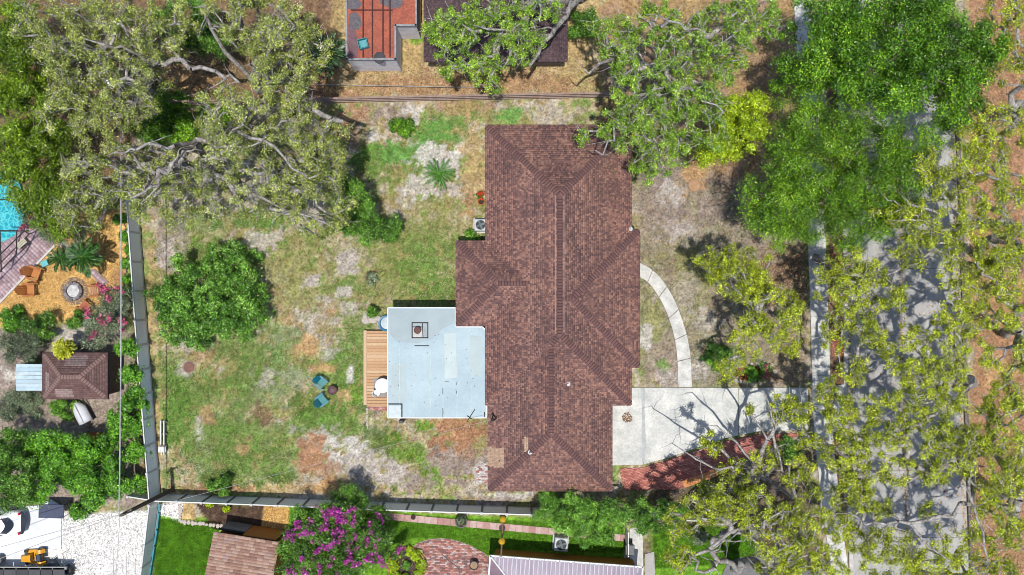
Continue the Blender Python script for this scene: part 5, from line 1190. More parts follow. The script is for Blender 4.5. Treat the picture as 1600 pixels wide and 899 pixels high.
STY = {
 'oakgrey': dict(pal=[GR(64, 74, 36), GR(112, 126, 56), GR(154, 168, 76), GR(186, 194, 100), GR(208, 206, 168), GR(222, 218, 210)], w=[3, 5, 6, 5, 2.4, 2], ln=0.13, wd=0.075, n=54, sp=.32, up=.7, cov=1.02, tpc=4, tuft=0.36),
 'oakyel': dict(pal=[GR(72, 82, 16), GR(122, 136, 24), GR(164, 178, 38), GR(198, 208, 56), GR(214, 214, 124)], w=[2, 5, 7, 5, 2], ln=0.125, wd=0.075, n=52, sp=.30, up=.7, cov=0.76, tpc=3.5, tuft=0.4),
 'oakgreen': dict(pal=[GR(56, 84, 22), GR(98, 138, 34), GR(140, 176, 50), GR(176, 202, 76), GR(208, 216, 160)], w=[3, 6, 6, 4, 1.8], ln=0.13, wd=0.075, n=54, sp=.32, up=.7, cov=0.85, tpc=4, tuft=0.32),
 'dense': dict(pal=[GR(40, 72, 12), GR(70, 114, 20), GR(104, 154, 28), GR(144, 184, 40), GR(190, 206, 66)], w=[4, 6, 6, 4, 2], ln=.16, wd=.09, n=84, sp=.36, up=.5, cov=2.1, tuft=0.3, tpc=5),
 'fine': dict(pal=[GR(46, 80, 14), GR(80, 122, 22), GR(116, 160, 30), GR(154, 190, 44), GR(190, 206, 100)], w=[4, 6, 7, 4, 1.5], ln=0.14, wd=.065, n=90, sp=0.38, up=.3, cov=2.1, tuft=0.3, tpc=5),
 'yelgreen': dict(pal=[GR(92, 116, 14), GR(136, 164, 22), GR(174, 196, 34), GR(208, 218, 58)], w=[3, 6, 6, 3], ln=.17, wd=.10, n=95, sp=.3, up=.7, cov=1.3),
 'citrus': dict(pal=[GR(36, 68, 22), GR(66, 112, 34), GR(106, 156, 52), GR(148, 190, 80), GR(192, 218, 134)], w=[3, 6, 6, 4, 2], ln=0.17, wd=0.1, n=80, sp=.28, up=.8, cov=1.9, tuft=0.26, tpc=5),
 'olive': dict(pal=[GR(58, 82, 12), GR(94, 124, 18), GR(130, 160, 26), GR(164, 188, 42)], w=[4, 6, 5, 2], ln=.17, wd=.09, n=100, sp=.36, up=.6, cov=1.4),
 'feather': dict(pal=[GR(46, 80, 26), GR(82, 130, 38), GR(116, 168, 54), GR(152, 196, 76), GR(166, 188, 126)], w=[3, 5, 6, 4, 1], ln=.18, wd=.06, n=85, sp=.3, up=.5, cov=1.1),
 'shrub': dict(pal=[GR(42, 72, 22), GR(76, 118, 36), GR(108, 154, 50), GR(146, 184, 68)], w=[3, 5, 5, 2], ln=.14, wd=.085, n=90, sp=.28, up=.6, cov=1.2),
 'bluish': dict(pal=[GR(62, 72, 54), GR(98, 112, 84), GR(136, 150, 114), GR(172, 182, 150)], w=[3, 5, 5, 2], ln=.14, wd=.06, n=85, sp=.28, up=.5, cov=1.2),
 'hedge': dict(pal=[GR(42, 80, 18), GR(80, 136, 32), GR(116, 174, 44), GR(156, 204, 66)], w=[3, 5, 6, 3], ln=.15, wd=.10, n=95, sp=.28, up=.7, cov=1.25),
}
def tree(name, label, cat, base, lobes, style, seed, tips, bark=None, r0=.018, group=None, flowers=None, dens=1.0, fork=.32, trunk_r=1.0, sparse=0.0, twigs=0, cover=None, limbs=()):
    """lobes: (px, py, r_px, z_centre, r_z); trunk base in ground pixels"""
    rs = np.random.default_rng(seed); st = STY[style]; tips = int(tips*(1.6 if tips > 90 else 1.2)); bark = bark or BARK
    cs = [np.array(P(a, b, z)) for a, b, r, z, rz in lobes]; rad = [L(r, z) for a, b, r, z, rz in lobes]; rzs = [q[4] for q in lobes]
    area = np.array([r*r for r in rad]); cnt = np.maximum(4, (tips*area/area.sum()).astype(int)); att = []; aw = []; cid = 0; cov = st['cov'] if cover is None else cover
    for c, R, rz, m in zip(cs, rad, rzs, cnt):
        # leaf clumps with gaps between them: clump centres kept apart, tips bunched inside each
        ncl = max(1, int(round(m/st.get('tpc', 7)))); cr = min(R*.8, R*math.sqrt(cov/ncl)); pts = []
        ph = rs.uniform(0, 6.28, 3)
        for q in range(ncl):
            best = None
            for _ in range(5):
                th = rs.uniform(0, 6.283); rho = math.sqrt(rs.uniform(0, 1)); e_ = 1+.14*math.sin(3*th+ph[0])+.1*math.sin(5*th+ph[1]); xy = np.array([math.cos(th), math.sin(th)])*rho*max(.05, R*e_-cr*.75)
                dm_ = min([np.linalg.norm(xy-a[0]) for a in pts], default=9)
                if best is None or dm_ > best[0]: best = (dm_, xy, rho)
            pts.append((best[1], best[2]))
            zc_ = c[2]+rz*(math.sqrt(max(0, 1-best[2]**2))*rs.uniform(-.3, 1)-.2)
            if st['cov'] > 1 and rs.random() < .36: zc_ = c[2]-rz*rs.uniform(.5, 1.2)      # an inner, lower layer in the shade of the crown
            k = max(2, int(round(m/ncl))); th = rs.uniform(0, 6.283, k); rr_ = np.sqrt(rs.uniform(0, 1, k)); ck = cr*rs.uniform(.75, 1.2)
            att.append(np.stack([c[0]+best[1][0]+ck*rr_*np.cos(th), c[1]+best[1][1]+ck*rr_*np.sin(th), zc_+ck*.55*(1-rr_**2)+rs.normal(0, .08, k)-ck*.25], -1))
            aw.append(np.stack([np.full(k, ck), np.full(k, rs.random())], -1))
    att = np.concatenate(att); aw = np.concatenate(aw); att[:, 2] = np.maximum(att[:, 2], .3)
    b0 = np.array(P(*base)) ; b0[2] = -.1; top = max(c[2]+r for c, r in zip(cs, rzs)); mean = np.average(cs, axis=0, weights=area)
    fk = b0+(mean-b0)*np.array([.35, .35, 0]); fk[2] = max(.2, fork*min(c[2] for c in cs)*1.6)
    Pn, par, tp, od = grow(b0, fk, att, rs); aw = aw[od]
    n = len(Pn); ch = np.zeros(n); p_ = 2.5; ch[tp] += r0**p_
    for i in range(n-1, 0, -1): ch[par[i]] += ch[i] if ch[i] > 0 else 0
    rad_ = np.maximum(ch, 1e-9)**(1/p_)*trunk_r; rad_[0] *= 1.35
    segs = [(Pn[par[i]], Pn[i], min(rad_[par[i]], rad_[i]*1.3), rad_[i]) for i in range(1, n)]
    for k in range(twigs):                                             # bare twigs above the leaves
        i = tp[rs.integers(0, len(tp))]; q = Pn[i].copy(); dv = rs.normal(0, 1, 3); dv[2] = abs(dv[2])*.5+.1; dv /= np.linalg.norm(dv)
        for s in range(3):
            q2 = q+dv*rs.uniform(.2, .4)+rs.normal(0, .08, 3); segs.append((q, q2, r0*1.1*(1-.3*s), r0*1.1*(.7-.3*s))); q = q2
    for lb in limbs:                                                   # the big limbs one can follow in the picture
        q = [np.array(P(a, b, z)) for a, b, z, r in lb]; rr2 = [r*.68 for *_, r in lb]
        for k in range(len(q)-1):
            for s in range(3):
                a = q[k]+(q[k+1]-q[k])*s/3; b = q[k]+(q[k+1]-q[k])*(s+1)/3
                if s == 0: a_ = a
                b_ = b+(rs.normal(0, .16, 3) if s < 2 else 0); segs.append((a_, b_, rr2[k]+(rr2[k+1]-rr2[k])*s/3, rr2[k]+(rr2[k+1]-rr2[k])*(s+1)/3)); a_ = b_
                if rs.random() < .6:
                    dv = rs.normal(0, 1, 3); dv[2] = abs(dv[2])*.6; dv /= np.linalg.norm(dv); e0 = b_; r1 = rr2[k]*.4
                    for u_ in range(3):
                        e1 = e0+dv*rs.uniform(.3, .55)+rs.normal(0, .1, 3); segs.append((e0, e1, r1*(1-.28*u_), r1*(.72-.28*u_))); e0 = e1
    root = empty(name, tuple(b0)); setp(root, label, cat, group)
    V, Fq = tubes_np(segs, 6 if tips > 120 else 5)
    o = link('trunk', npmesh('trunk', V-b0, Fq), bark, root, smooth=True)
    # crown
    tipP = Pn[tp]; keep = rs.random(len(tipP)) >= sparse; tipP = tipP[keep]; aw = aw[keep]; m = int(st['n']*dens*1.75)
    idx_ = np.repeat(np.arange(len(tipP)), m); cl = np.clip(aw[:, 1]*.6+rs.random(len(tipP))*.4, 0, 1)
    c = tipP[idx_]+rs.normal(0, 1, (len(idx_), 3))*np.array([1, 1, .6])*np.minimum(st['sp'], aw[:, 0]*st.get('tuft', .30))[idx_][:, None]
    stray = rs.random(len(c)) < .09; c[stray] += rs.normal(0, 1, (stray.sum(), 3))*np.array([1, 1, .5])*np.minimum(.45, aw[:, 0]*.5)[idx_][stray][:, None]
    c[:, 2] = np.maximum(c[:, 2], .06)
    out = c-tipP[idx_]; out /= np.linalg.norm(out, axis=1, keepdims=True)+1e-6
    col = pick(st['pal'], st['w'], len(idx_), rs, cl[idx_])
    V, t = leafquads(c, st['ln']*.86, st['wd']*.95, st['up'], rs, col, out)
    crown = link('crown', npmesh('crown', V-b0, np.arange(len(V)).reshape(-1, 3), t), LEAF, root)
    if flowers:
        pal, nf, zb = flowers; hi = np.argsort(-tipP[:, 2]+rs.normal(0, zb, len(tipP)))[:nf]
        k = 70; c = tipP[np.repeat(hi, k)]; f = rs.random((nf, 1, 1))*np.ones((nf, k, 1)); dv = rs.normal(0, 1, (nf, 3)); dv[:, 2] = .5; dv /= np.linalg.norm(dv, axis=1, keepdims=True)
        c = c+(dv[:, None]*rs.uniform(0, min(.75, .5*max(rad)), (nf, k, 1))).reshape(-1, 3)+rs.normal(0, min(.09, .1*max(rad)), c.shape)+np.array([0, 0, min(.3, .3*max(rad))])
        col = pick(pal, [1]*len(pal), len(c), rs); V, t = leafquads(c, .13, .11, .5, rs, col)
        link('blossom', npmesh('blossom', V-b0, np.arange(len(V)).reshape(-1, 3), t), LEAF, root)
    return root
PINKS = [GR(196, 60, 170), GR(168, 44, 146), GR(214, 100, 190), GR(150, 60, 120)]; REDS = [GR(196, 84, 120), GR(170, 62, 96), GR(206, 120, 146)]
# upper left live oaks
OG_ = 'pale grey limbed live oaks'
tree('live_oak', 'broad grey green live oak filling the upper left corner', 'tree', (235, 150), [(160, 95, 92, 9.5, 2.6), (75, 45, 60, 9, 2), (150, 15, 50, 9, 1.8), (250, 42, 48, 9, 1.8), (110, 170, 50, 8, 2), (180, 175, 28, 8.5, 1.6)], 'oakgrey', 1, 520, r0=.027, group=OG_, twigs=520, trunk_r=1.1, limbs=[[(235, 150, 1, .36), (226, 125, 5, .32), (238, 100, 7.2, .28), (270, 93, 8.2, .24), (300, 108, 8.8, .2), (338, 112, 9.2, .17), (375, 130, 9.6, .1)], [(238, 100, 7.2, .2), (205, 80, 8.6, .15), (165, 70, 9.6, .1), (130, 60, 10.2, .06)]])
tree('live_oak', 'huge grey limbed live oak overhanging the upper left of the yard', 'tree', (330, 250), [(400, 235, 112, 9, 2.6), (480, 305, 70, 8, 2.2), (250, 300, 62, 7.5, 1.8), (160, 265, 60, 8, 1.8), (350, 212, 34, 9, 1.4), (505, 225, 44, 7.5, 1.8), (120, 320, 42, 7, 1.6)], 'oakgrey', 2, 760, r0=.027, group=OG_, twigs=760, trunk_r=1.15, sparse=.08, limbs=[[(330, 250, 2, .36), (308, 218, 6, .28), (285, 248, 7.6, .26), (262, 272, 8.4, .22), (238, 290, 9, .14), (200, 300, 9.4, .08)], [(308, 218, 6, .2), (272, 228, 8.4, .18), (240, 226, 9, .15), (205, 232, 9.4, .1), (168, 244, 9.6, .05)], [(308, 218, 6, .24), (370, 205, 8.6, .18), (430, 230, 10, .13), (480, 275, 10.2, .08)], [(330, 250, 3, .24), (390, 300, 7, .17), (450, 330, 9, .1), (510, 350, 9.4, .06)]])
tree('live_oak', 'live oak with olive leaves above the timber fence near the palm', 'tree', (405, 140), [(440, 85, 64, 9.5, 2.2), (385, 25, 60, 9, 2), (450, 150, 44, 8.5, 1.6), (465, 45, 34, 9, 1.5)], 'oakgrey', 3, 330, r0=.027, group=OG_, twigs=330, limbs=[[(405, 140, 1, .34), (440, 170, 5.5, .32), (490, 172, 7.5, .28), (535, 190, 8, .2)], [(405, 140, 3, .28), (330, 45, 8, .16), (322, 10, 9.4, .1)], [(405, 140, 3, .28), (420, 80, 8.8, .16), (460, 40, 10.4, .08)]])
tree('shade_tree', 'dark olive green leafy tree along the left edge above the pool', 'tree', (70, 220), [(30, 190, 75, 6.5, 2), (50, 280, 55, 6, 1.6), (15, 110, 55, 7, 1.6), (80, 330, 38, 5.5, 1.4), (20, 40, 50, 7, 1.6)], 'olive', 4, 350, BARKD)
tree('shade_tree', 'dark green understorey tree between the upper left oaks', 'tree', (300, 60), [(285, 35, 46, 5, 1.6), (330, 60, 25, 4.5, 1.2)], 'shrub', 5, 110, BARKD, dens=1.1)
tree('shade_tree', 'dark leafy mass below the huge oak at its right edge', 'tree', (575, 330), [(555, 345, 38, 4, 1.2), (608, 358, 26, 1.6, .7), (540, 300, 30, 4.5, 1.2)], 'shrub', 6, 120, BARKD)
# top middle
tree('live_oak', 'green oak leaning over the dark roofed house at the top', 'tree', (915, -10), [(755, 55, 62, 9, 1.8), (700, 45, 40, 9, 1.6), (820, 25, 52, 9.5, 1.6), (755, 110, 32, 8, 1.3), (700, 95, 24, 8, 1.1), (825, 75, 26, 8.5, 1.2)], 'oakgreen', 7, 280, r0=.027, twigs=160, trunk_r=1.15, limbs=[[(905, -8, 3, .3), (888, 15, 6, .26), (862, 55, 7.8, .22), (828, 103, 8.8, .13)], [(862, 55, 7.8, .14), (800, 50, 9.4, .1), (740, 40, 10, .06)]], sparse=.1)
tree('live_oak', 'large pale limbed oak over the upper right corner of the house', 'tree', (995, 105), [(1040, 110, 98, 9.5, 2.5), (988, 178, 52, 8.5, 1.8), (1080, 185, 66, 8.5, 1.8), (1130, 60, 66, 9, 2), (960, 60, 42, 9, 1.6), (1010, 265, 24, 6.5, 1), (910, 215, 14, 8, .6), (945, 200, 18, 8, .7), (1180, 20, 48, 9, 1.6), (1040, 230, 40, 7.5, 1.2)], 'oakgreen', 8, 680, r0=.025, twigs=620, trunk_r=1.1, sparse=.06, limbs=[[(995, 105, 3, .34), (985, 90, 6.5, .26), (950, 95, 8.5, .16), (920, 115, 9.4, .08)], [(985, 90, 6.5, .26), (1020, 45, 9, .18), (1045, 33, 10.5, .12), (1090, 45, 11, .06)], [(990, 100, 5, .26), (1050, 130, 9, .18), (1095, 150, 10, .1), (1130, 175, 10, .05)], [(990, 100, 5, .24), (975, 175, 8, .16), (960, 220, 9, .09), (930, 235, 9, .05)]])
tree('yellow_tree', 'dense yellow green tree right of the large oak', 'tree', (1150, 200), [(1165, 185, 44, 6.5, 1.8), (1140, 215, 32, 6, 1.4), (1112, 238, 24, 5, 1.2)], 'yelgreen', 9, 130, BARKD)
tree('shade_tree', 'deep green broadleaf tree filling the upper right corner', 'tree', (1400, 110), [(1385, 75, 92, 9, 2.6), (1480, 85, 74, 9, 2.4), (1300, 40, 60, 8.5, 2), (1500, 160, 44, 8, 1.8), (1280, 110, 40, 7.5, 1.8), (1440, 20, 60, 9, 2), (1250, 110, 36, 7, 1.5), (1430, 130, 46, 8.5, 1.8), (1340, 110, 50, 8.5, 1.8), (1535, 70, 44, 8.5, 1.8), (1520, 130, 36, 8.5, 1.6), (1350, 20, 50, 9, 2)], 'dense', 10, 640, BARKD)
tree('shade_tree', 'bright green fine leaved tree beside the sidewalk at upper right', 'tree', (1280, 300), [(1290, 270, 92, 8.5, 2.6), (1385, 245, 68, 8, 2.2), (1225, 300, 66, 7.5, 2), (1340, 340, 60, 7.5, 1.8), (1260, 200, 54, 8, 1.8), (1240, 355, 34, 6.5, 1.3), (1410, 290, 50, 7.8, 1.8), (1320, 200, 46, 8, 1.8), (1400, 340, 34, 7.2, 1.3), (1190, 330, 36, 6.8, 1.3), (1430, 230, 40, 8, 1.5)], 'fine', 11, 640, BARKD)
# right hand oaks over the road
RG = 'yellow green oaks over the road'
def oaky(label, base, lobes, seed, tips, sparse=.12, **k): return tree('street_oak', label, 'tree', base, lobes, 'oakyel', seed, tips, r0=.027, group=RG, sparse=sparse, twigs=int(tips*.7), **k)
oaky('yellow green oak at right whose crown spreads above the upper road', (1530, 400), [(1480, 330, 62, 9, 1.8), (1400, 330, 28, 8.5, 1.2), (1540, 300, 56, 9, 2), (1560, 380, 46, 9, 1.6), (1420, 395, 32, 8, 1.2), (1490, 420, 32, 8, 1.2), (1390, 440, 16, 8, .8), (1450, 260, 34, 9, 1.4), (1500, 250, 34, 9, 1.4), (1440, 360, 34, 8.5, 1.2), (1520, 440, 34, 8.5, 1.3), (1480, 380, 34, 8.5, 1.3)], 12, 340)
oaky('sparse oak in the upper right margin beyond the road', (1560, 180), [(1575, 200, 50, 8.5, 1.6), (1590, 100, 46, 9, 1.6), (1545, 250, 36, 8, 1.2), (1580, 20, 40, 9, 1.5), (1530, 210, 30, 8, 1.2), (1590, 290, 34, 8.5, 1.3)], 13, 190, sparse=.1)
oaky('oak beside the sidewalk with lower crown over the left lane', (1275, 402), [(1320, 460, 44, 7.5, 1.6), (1350, 500, 34, 7.5, 1.3), (1310, 520, 30, 7, 1.2), (1300, 420, 24, 7, 1), (1385, 470, 14, 7, .8), (1335, 580, 26, 7, .9), (1370, 430, 24, 7.5, 1), (1340, 410, 24, 7.5, 1), (1380, 540, 22, 7.5, .9)], 14, 200, sparse=.05)
oaky('dense lime oak over the right lane in the middle of the road', (1520, 600), [(1470, 555, 52, 8.5, 1.8), (1445, 600, 42, 8.5, 1.4), (1490, 490, 32, 8.5, 1.2), (1420, 520, 18, 8, .8), (1430, 650, 26, 8, 1), (1485, 620, 28, 8, 1), (1410, 580, 24, 8, .9), (1400, 470, 22, 8.3, .9)], 15, 270, sparse=.04)
oaky('oak at the right edge above the bare orange soil', (1570, 520), [(1560, 480, 42, 9, 1.6), (1595, 560, 30, 9, 1.4), (1545, 560, 22, 8.5, 1), (1590, 420, 40, 9, 1.4), (1550, 410, 30, 9, 1.2), (1570, 620, 34, 8.5, 1.3), (1520, 520, 26, 8.5, 1.1)], 16, 190, sparse=.1)
oaky('oak spreading low over the road with a curved limb', (1512, 690), [(1450, 690, 50, 8, 1.4), (1385, 680, 30, 8, 1.2), (1500, 700, 40, 8, 1.4), (1360, 640, 24, 8, 1), (1400, 740, 26, 7.5, 1), (1400, 620, 24, 8, 1), (1345, 690, 24, 8, 1), (1460, 740, 26, 8, 1)], 17, 240, sparse=.1, limbs=[[(1512, 690, 2, .3), (1509, 720, 7, .18), (1513, 760, 8.5, .15), (1526, 810, 9, .12), (1545, 880, 9.4, .08)], [(1512, 690, 3, .26), (1518, 788, 7.6, .2), (1470, 806, 8.4, .18), (1420, 818, 8.8, .15), (1365, 816, 9, .1), (1320, 802, 9.2, .05)], [(1420, 818, 8.8, .1), (1440, 845, 9, .1), (1480, 875, 9, .05)]])
oaky('oak beyond the road at lower right with pale forked limbs', (1555, 780), [(1560, 740, 50, 8.5, 1.6), (1590, 660, 42, 9, 1.6), (1540, 640, 22, 8, 1), (1580, 830, 40, 8, 1.4), (1520, 830, 26, 7.5, 1), (1535, 690, 34, 8, 1.2), (1590, 740, 36, 8.5, 1.3), (1545, 790, 30, 8, 1.2)], 18, 240, sparse=.08)
oaky('oak at the bottom right whose crown covers the lower road', (1440, 905), [(1460, 870, 44, 7.5, 1.3), (1400, 850, 34, 7.5, 1.2), (1510, 880, 30, 7.5, 1.2), (1380, 800, 20, 7.5, .9), (1560, 895, 36, 7.5, 1.2), (1450, 800, 16, 7.5, .7), (1430, 890, 34, 7.5, 1.1), (1370, 880, 30, 7.2, 1.1)], 19, 190, sparse=.1)
oaky('oak between sidewalk and road below the driveway', (1318, 740), [(1320, 700, 36, 7.5, 1.3), (1330, 780, 40, 7.5, 1.4), (1310, 640, 30, 7.5, 1.1), (1350, 840, 30, 7, 1.1), (1290, 610, 24, 7, .9), (1340, 740, 30, 7.3, 1), (1300, 820, 26, 7, 1), (1252, 642, 24, 7, .9), (1268, 690, 20, 7, .8)], 20, 270, sparse=.06)
oaky('big limbed oak at the bottom edge beside the dark turning circle', (1150, 890), [(1235, 850, 50, 8, 1.6), (1190, 800, 42, 8, 1.4), (1265, 790, 30, 7.5, 1.2), (1130, 800, 34, 7.5, 1.2), (1060, 870, 28, 7, 1.2), (1290, 880, 36, 7.5, 1.3), (1060, 815, 22, 7, .9), (1250, 740, 26, 7, 1), (1220, 890, 34, 7.5, 1.2), (1090, 800, 26, 7, 1)], 21, 330, sparse=.08, trunk_r=1.05, limbs=[[(1150, 890, 1, .3), (1122, 878, 4, .27), (1112, 858, 5.5, .25), (1128, 836, 6.8, .23), (1160, 826, 7.6, .2), (1195, 815, 8.4, .12), (1235, 800, 9, .06)], [(1122, 878, 4, .2), (1100, 895, 6, .15), (1080, 870, 7.4, .08)]])
oaky('oak south of the red brick walk with bare grey twigs', (1195, 745), [(1150, 752, 34, 5, 1), (1110, 775, 28, 5, 1), (1195, 720, 22, 5.5, .9), (1225, 640, 26, 6.5, .8), (1122, 700, 12, 4.5, .6), (1170, 640, 10, 6, .6), (1108, 690, 14, 6, .6)], 22, 190, sparse=.12, limbs=[[(1195, 745, 1, .22), (1180, 720, 4.5, .16), (1150, 690, 6, .1), (1120, 665, 7, .05)], [(1195, 745, 1, .2), (1152, 742, 5, .14), (1112, 730, 6.5, .1), (1080, 712, 7, .07), (1050, 692, 7.4, .03)], [(1195, 745, 2, .2), (1212, 700, 5.5, .15), (1205, 650, 7, .09), (1190, 610, 7.5, .05)], [(1195, 745, 2, .2), (1240, 780, 5, .13), (1222, 735, 6.5, .1), (1214, 700, 7.4, .06)]])
tree('front_tree', 'loose olive green tree in the front yard beside the curved path', 'tree', (1175, 500), [(1150, 425, 48, 6.5, 1.6), (1195, 480, 54, 7, 1.6), (1225, 530, 34, 6.5, 1.3), (1165, 530, 32, 6, 1.2), (1110, 410, 24, 6, 1), (1140, 575, 24, 5.5, 1), (1180, 430, 34, 6.5, 1.2), (1235, 480, 28, 6.5, 1.2)], 'oakyel', 23, 280, r0=.025, twigs=160, sparse=.08)
# yard and neighbours
tree('round_tree', 'round dense glossy green tree standing in the back yard', 'tree', (330, 462), [(310, 460, 62, 2.8, 1.9), (360, 485, 48, 2.5, 1.6), (350, 420, 44, 2.6, 1.7), (275, 490, 42, 2.2, 1.4), (305, 515, 34, 2, 1.2), (262, 462, 34, 2.2, 1.3), (385, 470, 32, 2.3, 1.3)], 'citrus', 24, 460, BARKD)
tree('feathery_tree', 'bright feathery tree crowding the fence below the house', 'tree', (905, 792), [(895, 808, 40, 3.6, 1.3), (950, 810, 36, 3.6, 1.2), (860, 802, 26, 3.3, 1), (1005, 812, 26, 3.6, 1), (935, 832, 20, 3.6, .8), (1050, 808, 24, 3.4, .9), (912, 850, 10, 3.4, .6)], 'feather', 25, 300, BARKD, dens=.75)
tree('crape_myrtle', 'crape myrtle with large magenta flower heads south of the fence', 'tree', (545, 815), [(525, 840, 62, 3.6, 1.8), (480, 865, 46, 3.2, 1.5), (575, 860, 40, 3.2, 1.5), (540, 795, 34, 3.4, 1.3), (470, 825, 28, 3, 1.2), (590, 825, 26, 3, 1.2), (520, 900, 50, 3, 1.4)], 'shrub', 26, 340, BARKD, flowers=(PINKS, 70, 1.6), dens=1.1)
tree('crape_myrtle', 'red pink crape myrtle right of the fire pit', 'tree', (180, 480), [(168, 485, 32, 3, 1.1), (150, 500, 24, 2.8, 1), (190, 470, 18, 3, .9), (140, 525, 20, 2.6, .9)], 'bluish', 27, 90, BARKD, flowers=(REDS, 10, 1.0), dens=.9)
tree('crape_myrtle', 'pink flowering shrub spilling over the pool terrace corner', 'tree', (85, 365), [(72, 355, 24, 2.6, .9), (100, 362, 20, 2.6, .8), (55, 345, 16, 2.6, .8)], 'bluish', 28, 60, BARKD, flowers=(REDS, 11, .8), dens=.8)
tree('shade_tree', 'broad bright green tree below the brown shed at left', 'tree', (110, 725), [(98, 724, 50, 3.0, 1.3), (140, 748, 38, 2.9, 1.2), (60, 712, 34, 3.0, 1.2), (128, 706, 20, 2.9, 1.1), (66, 758, 26, 2.9, 1.1)], 'hedge', 29, 260, BARKD)
tree('shade_tree', 'dark tree over the white car at the left edge', 'tree', (20, 765), [(18, 745, 44, 4, 1.5), (35, 772, 22, 3.6, 1), (5, 700, 30, 3.8, 1.2), (10, 776, 20, 3.6, 1)], 'shrub', 30, 140, BARKD)
tree('hedge_tree', 'tall bright green hedge growing behind the left fence', 'hedge', (212, 640), [(198, 545, 16, 2.2, 1), (200, 585, 17, 2.2, 1), (202, 625, 18, 2.2, 1.1), (205, 665, 18, 2.2, 1.1), (207, 710, 18, 2.1, 1), (185, 655, 20, 2, .9), (214, 757, 11, 1.6, .7), (170, 690, 18, 2, .9), (180, 755, 22, 2.4, 1), (140, 780, 18, 2, .8)], 'hedge', 31, 260, BARKD)
def bush(label, px, py, r, z, style, seed, tips=26, **k):
    return tree('shrub', label, 'shrub', (px, py), [(px, py, r, z, z*.95)], style, seed, tips, BARKD, r0=.012, fork=.2, **k)
bush('neat round dark green bush above the mint green grass', 628, 195, 15.5, .75, 'dense', 40, 44)
bush('small dark bush leaning on the long bottom fence', 342, 762, 16, .9, 'shrub', 41, 36)
bush('clipped light green ball bush beside the white gravel', 124, 795, 17, 1.0, 'hedge', 42, 50)
bush('low green shrub between air conditioner and roof corner', 738, 368, 10, .5, 'feather', 43, 16)
bush('green shrub at the deck corner above the boulders', 583, 489, 9, .6, 'shrub', 44, 16)
bush('dark green bush beside the dark roofed house at top', 912, 40, 24, 1.6, 'shrub', 45, 50)
bush('grey green bushy shrub at the left edge above the awning', 28, 545, 34, 1.6, 'bluish', 46, 70)
bush('dark leafy shrub below the fire pit at left', 55, 510, 22, 1.4, 'shrub', 47, 40)
bush('light green shrub at the left edge under the pink walk', 8, 497, 20, 1.4, 'hedge', 48, 36)
bush('sprawling shrub right of the pale garden path by the shed', 118, 500, 14, 1.2, 'shrub', 49, 24)
bush('shrub filling the gap left of the brown shed roof', 20, 640, 30, 1.5, 'bluish', 50, 60)
bush('green shrub below the brown shed beside the boat', 95, 640, 18, 1.0, 'feather', 51, 36)
bush('low green weeds along the timber fence under the oaks', 262, 186, 46, .9, 'dense', 52, 90)
bush('second patch of green weeds below the timber fence', 335, 188, 24, .8, 'dense', 53, 44)
bush('green ground shrub in the rock edged front bed', 1178, 588, 9, .45, 'hedge', 54, 14)
bush('reddish flowering shrub in the rock edged front bed', 1195, 578, 12, .45, 'shrub', 55, 16, flowers=(REDS, 5, .3))
bush('dry brown weed tuft in the middle of the lawn', 582, 435, 8, .25, 'bluish', 56, 8)
tree('hedge_tree', 'narrow green vine strip along the fence right of the fire pit', 'hedge', (200, 385), [(190, 345, 7, 1.2, .7), (193, 368, 8, 1.1, .6), (195, 392, 7, 1.2, .6), (197, 412, 8, 1.1, .6), (199, 435, 7, 1.1, .6), (202, 458, 8, 1.2, .6)], 'hedge', 57, 70, BARKD, r0=.012, fork=.2)
bush('shaggy shrub beside the driveway and curved path', 1125, 562, 20, .9, 'feather', 59, 34)
bush('dark shrub on the lawn beneath the big limbed oak', 1092, 840, 12, .8, 'bluish', 60, 20)
bush('green shrub under the dry twigs beside the sidewalk', 1235, 705, 22, 1.0, 'shrub', 61, 36)
bush('pale green bush below the dark olive tree above the fence', 540, 320, 18, 1.5, 'shrub', 62, 26)
bush('yellow leaved potted shrub in the mulch bed, left one', 326, 788, 6, .5, 'yelgreen', 63, 10)
bush('yellow leaved shrub in the mulch bed, right one', 354, 796, 5, .4, 'yelgreen', 64, 8)
YB = [(636, 862), (651, 868), (656, 884), (650, 898), (633, 904), (618, 897), (613, 884), (621, 868)]
for i, (x_, y_) in enumerate(YB):
    t_ = tree('bedding_plant', 'lime yellow bedding plant at the %s of the round flower bed' % ('top', 'upper right', 'right edge beside the patio', 'lower right', 'bottom', 'lower left', 'left edge', 'upper left')[i], 'plant', (x_, y_), [(x_, y_, 7, .35, .28)], 'yelgreen', 70+i, 8, BARKD, r0=.008, group='lime plants in the round flower bed', fork=.2)
bush('small green plant at the centre of the round flower bed', 637, 883, 6, .35, 'shrub', 80, 8)
bush('red flowers growing in the terracotta pot', 752, 304, 5, .6, 'shrub', 81, 6, flowers=([GR(230, 80, 50), GR(214, 60, 40)], 4, .2))
bush('pale spiky plant in the grey planter on the pink path', 721, 813, 8, .7, 'bluish', 82, 10)
bush('dark red leaved shrub against the fence beside the crape myrtle', 592, 806, 12, .8, 'bluish', 83, 18)
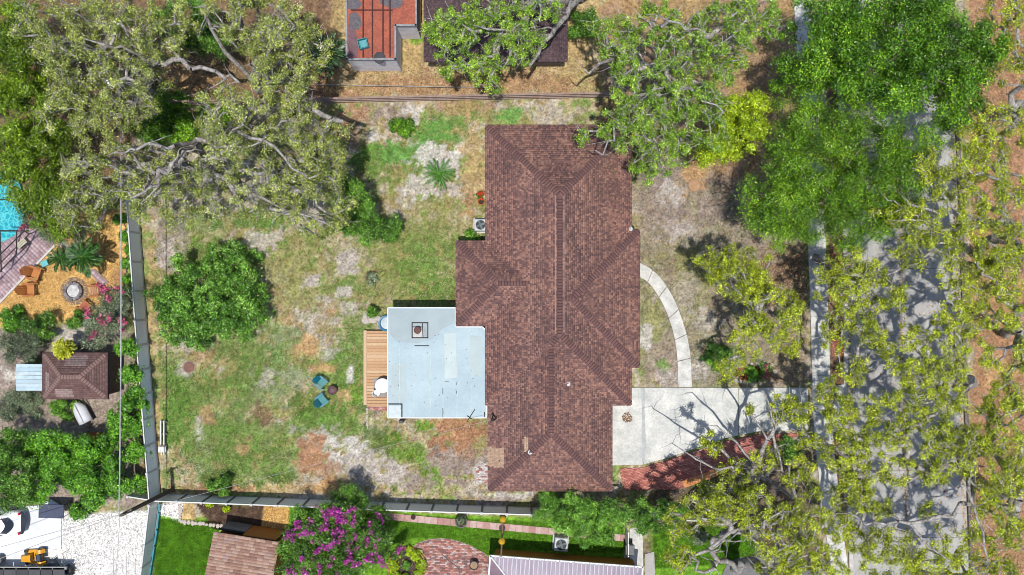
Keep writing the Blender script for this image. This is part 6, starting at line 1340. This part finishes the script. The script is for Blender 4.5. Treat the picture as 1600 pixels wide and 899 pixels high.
# ---------------------------------------------------------------- palms
def frond_mesh(name, Lf, wd, droop, pairs, seed, pal, lw=.035):
    rs = np.random.default_rng(seed); V = []; T_ = []
    def rach(t): return np.array([Lf*t*(1-.12*t), 0, Lf*(.35*t-droop*t*t)])
    for i in range(pairs):
        t = .12+.88*i/(pairs-1); p = rach(t); p2 = rach(min(1, t+.02)); ax_ = (p2-p)/(np.linalg.norm(p2-p)+1e-6) if t < 1 else np.array([1, 0, -.5])
        ll = wd*math.sin(math.pi*(.12+.8*t))**.7*rs.uniform(.85, 1.1)
        for s in (-1, 1):
            tip = p+np.array([.55*ll, s*ll*.85, -.15*ll+rs.normal(0, .03)]); m = (p+tip)/2; w_ = np.array([lw, 0, 0])
            V += [p, m-w_+[0, 0, .02], tip, m+w_+[0, 0, .02]]; c = np.array(pal[rs.integers(0, len(pal))])*rs.uniform(.75, 1.25); T_ += [c]*4
    n = 8; q = [rach(i/n) for i in range(n+1)]
    for a, b in zip(q, q[1:]):
        V += [a+[0, -.02, .01], a+[0, .02, .01], b+[0, .015, .01], b+[0, -.015, .01]]; T_ += [np.array(pal[-1])]*4
    me = npmesh(name, np.array(V), np.arange(len(V)).reshape(-1, 4), np.array(T_)); me.materials.append(LEAF); return me
def palm(name, label, px, py, zt, Lf, nf, pal, seed, wd=.3, droop=.45, trunk=.16, lw=.035, inner=True):
    r_ = random.Random(seed); ms = [frond_mesh(name+'_frond', Lf, wd, droop+.12*i, 26, seed+i, pal, lw) for i in range(3)]
    b0 = P(px, py); top = P(px, py, zt)*1.0; root = empty(name, (top.x, top.y, 0)); setp(root, label, 'palm')
    MB().tube([(0, 0, -.1), (0, 0, zt*.5), (0, 0, zt)], [trunk*1.2, trunk, trunk*.9], 10).build('trunk', BARKD, root)
    for i in range(nf):
        o = bpy.data.objects.new('frond', r_.choice(ms)); COL.objects.link(o); o.parent = root; o.location = (0, 0, zt)
        k = i/nf; o.rotation_euler = (r_.uniform(-.15, .15), .25-1.0*k*(1 if inner else .4)+r_.uniform(-.1, .1), i*2.39996+r_.uniform(-.15, .15)); s = r_.uniform(.85, 1.08)*(1-.25*k); o.scale = (s, s, s)
    return root
palm('sago_palm', 'sago palm in the ring of white rocks above the house', 685, 272, .9, 1.4, 26, [GR(26, 58, 14), GR(44, 92, 20), GR(66, 124, 30), GR(92, 146, 44)], 3, .15, .3, .2, .018)
palm('date_palm', 'dark feathery palm near the red roofed outbuilding', 510, 84, 3.0, 1.8, 26, [GR(30, 58, 30), GR(50, 84, 44), GR(78, 116, 62)], 5, .34, .4, .18)
palm('date_palm', 'green palm between the pink walk and the fire pit', 130, 401, 2.2, 1.6, 24, [GR(24, 52, 16), GR(40, 84, 22), GR(66, 116, 34)], 8, .36, .42, .16, .04)
palm('croton_palm', 'yellow rosette plant leaning over the shed roof edge', 99, 546, 2.4, .95, 46, [GR(140, 150, 20), GR(200, 200, 40), GR(224, 216, 70), GR(110, 130, 20)], 11, .2, .3, .1, .05)
palm('cycad', 'small spiky palm beside the fire pit path stones', 95, 405, .8, 1.2, 18, [GR(24, 48, 16), GR(42, 76, 22), GR(64, 104, 32)], 14, .24, .4, .1)
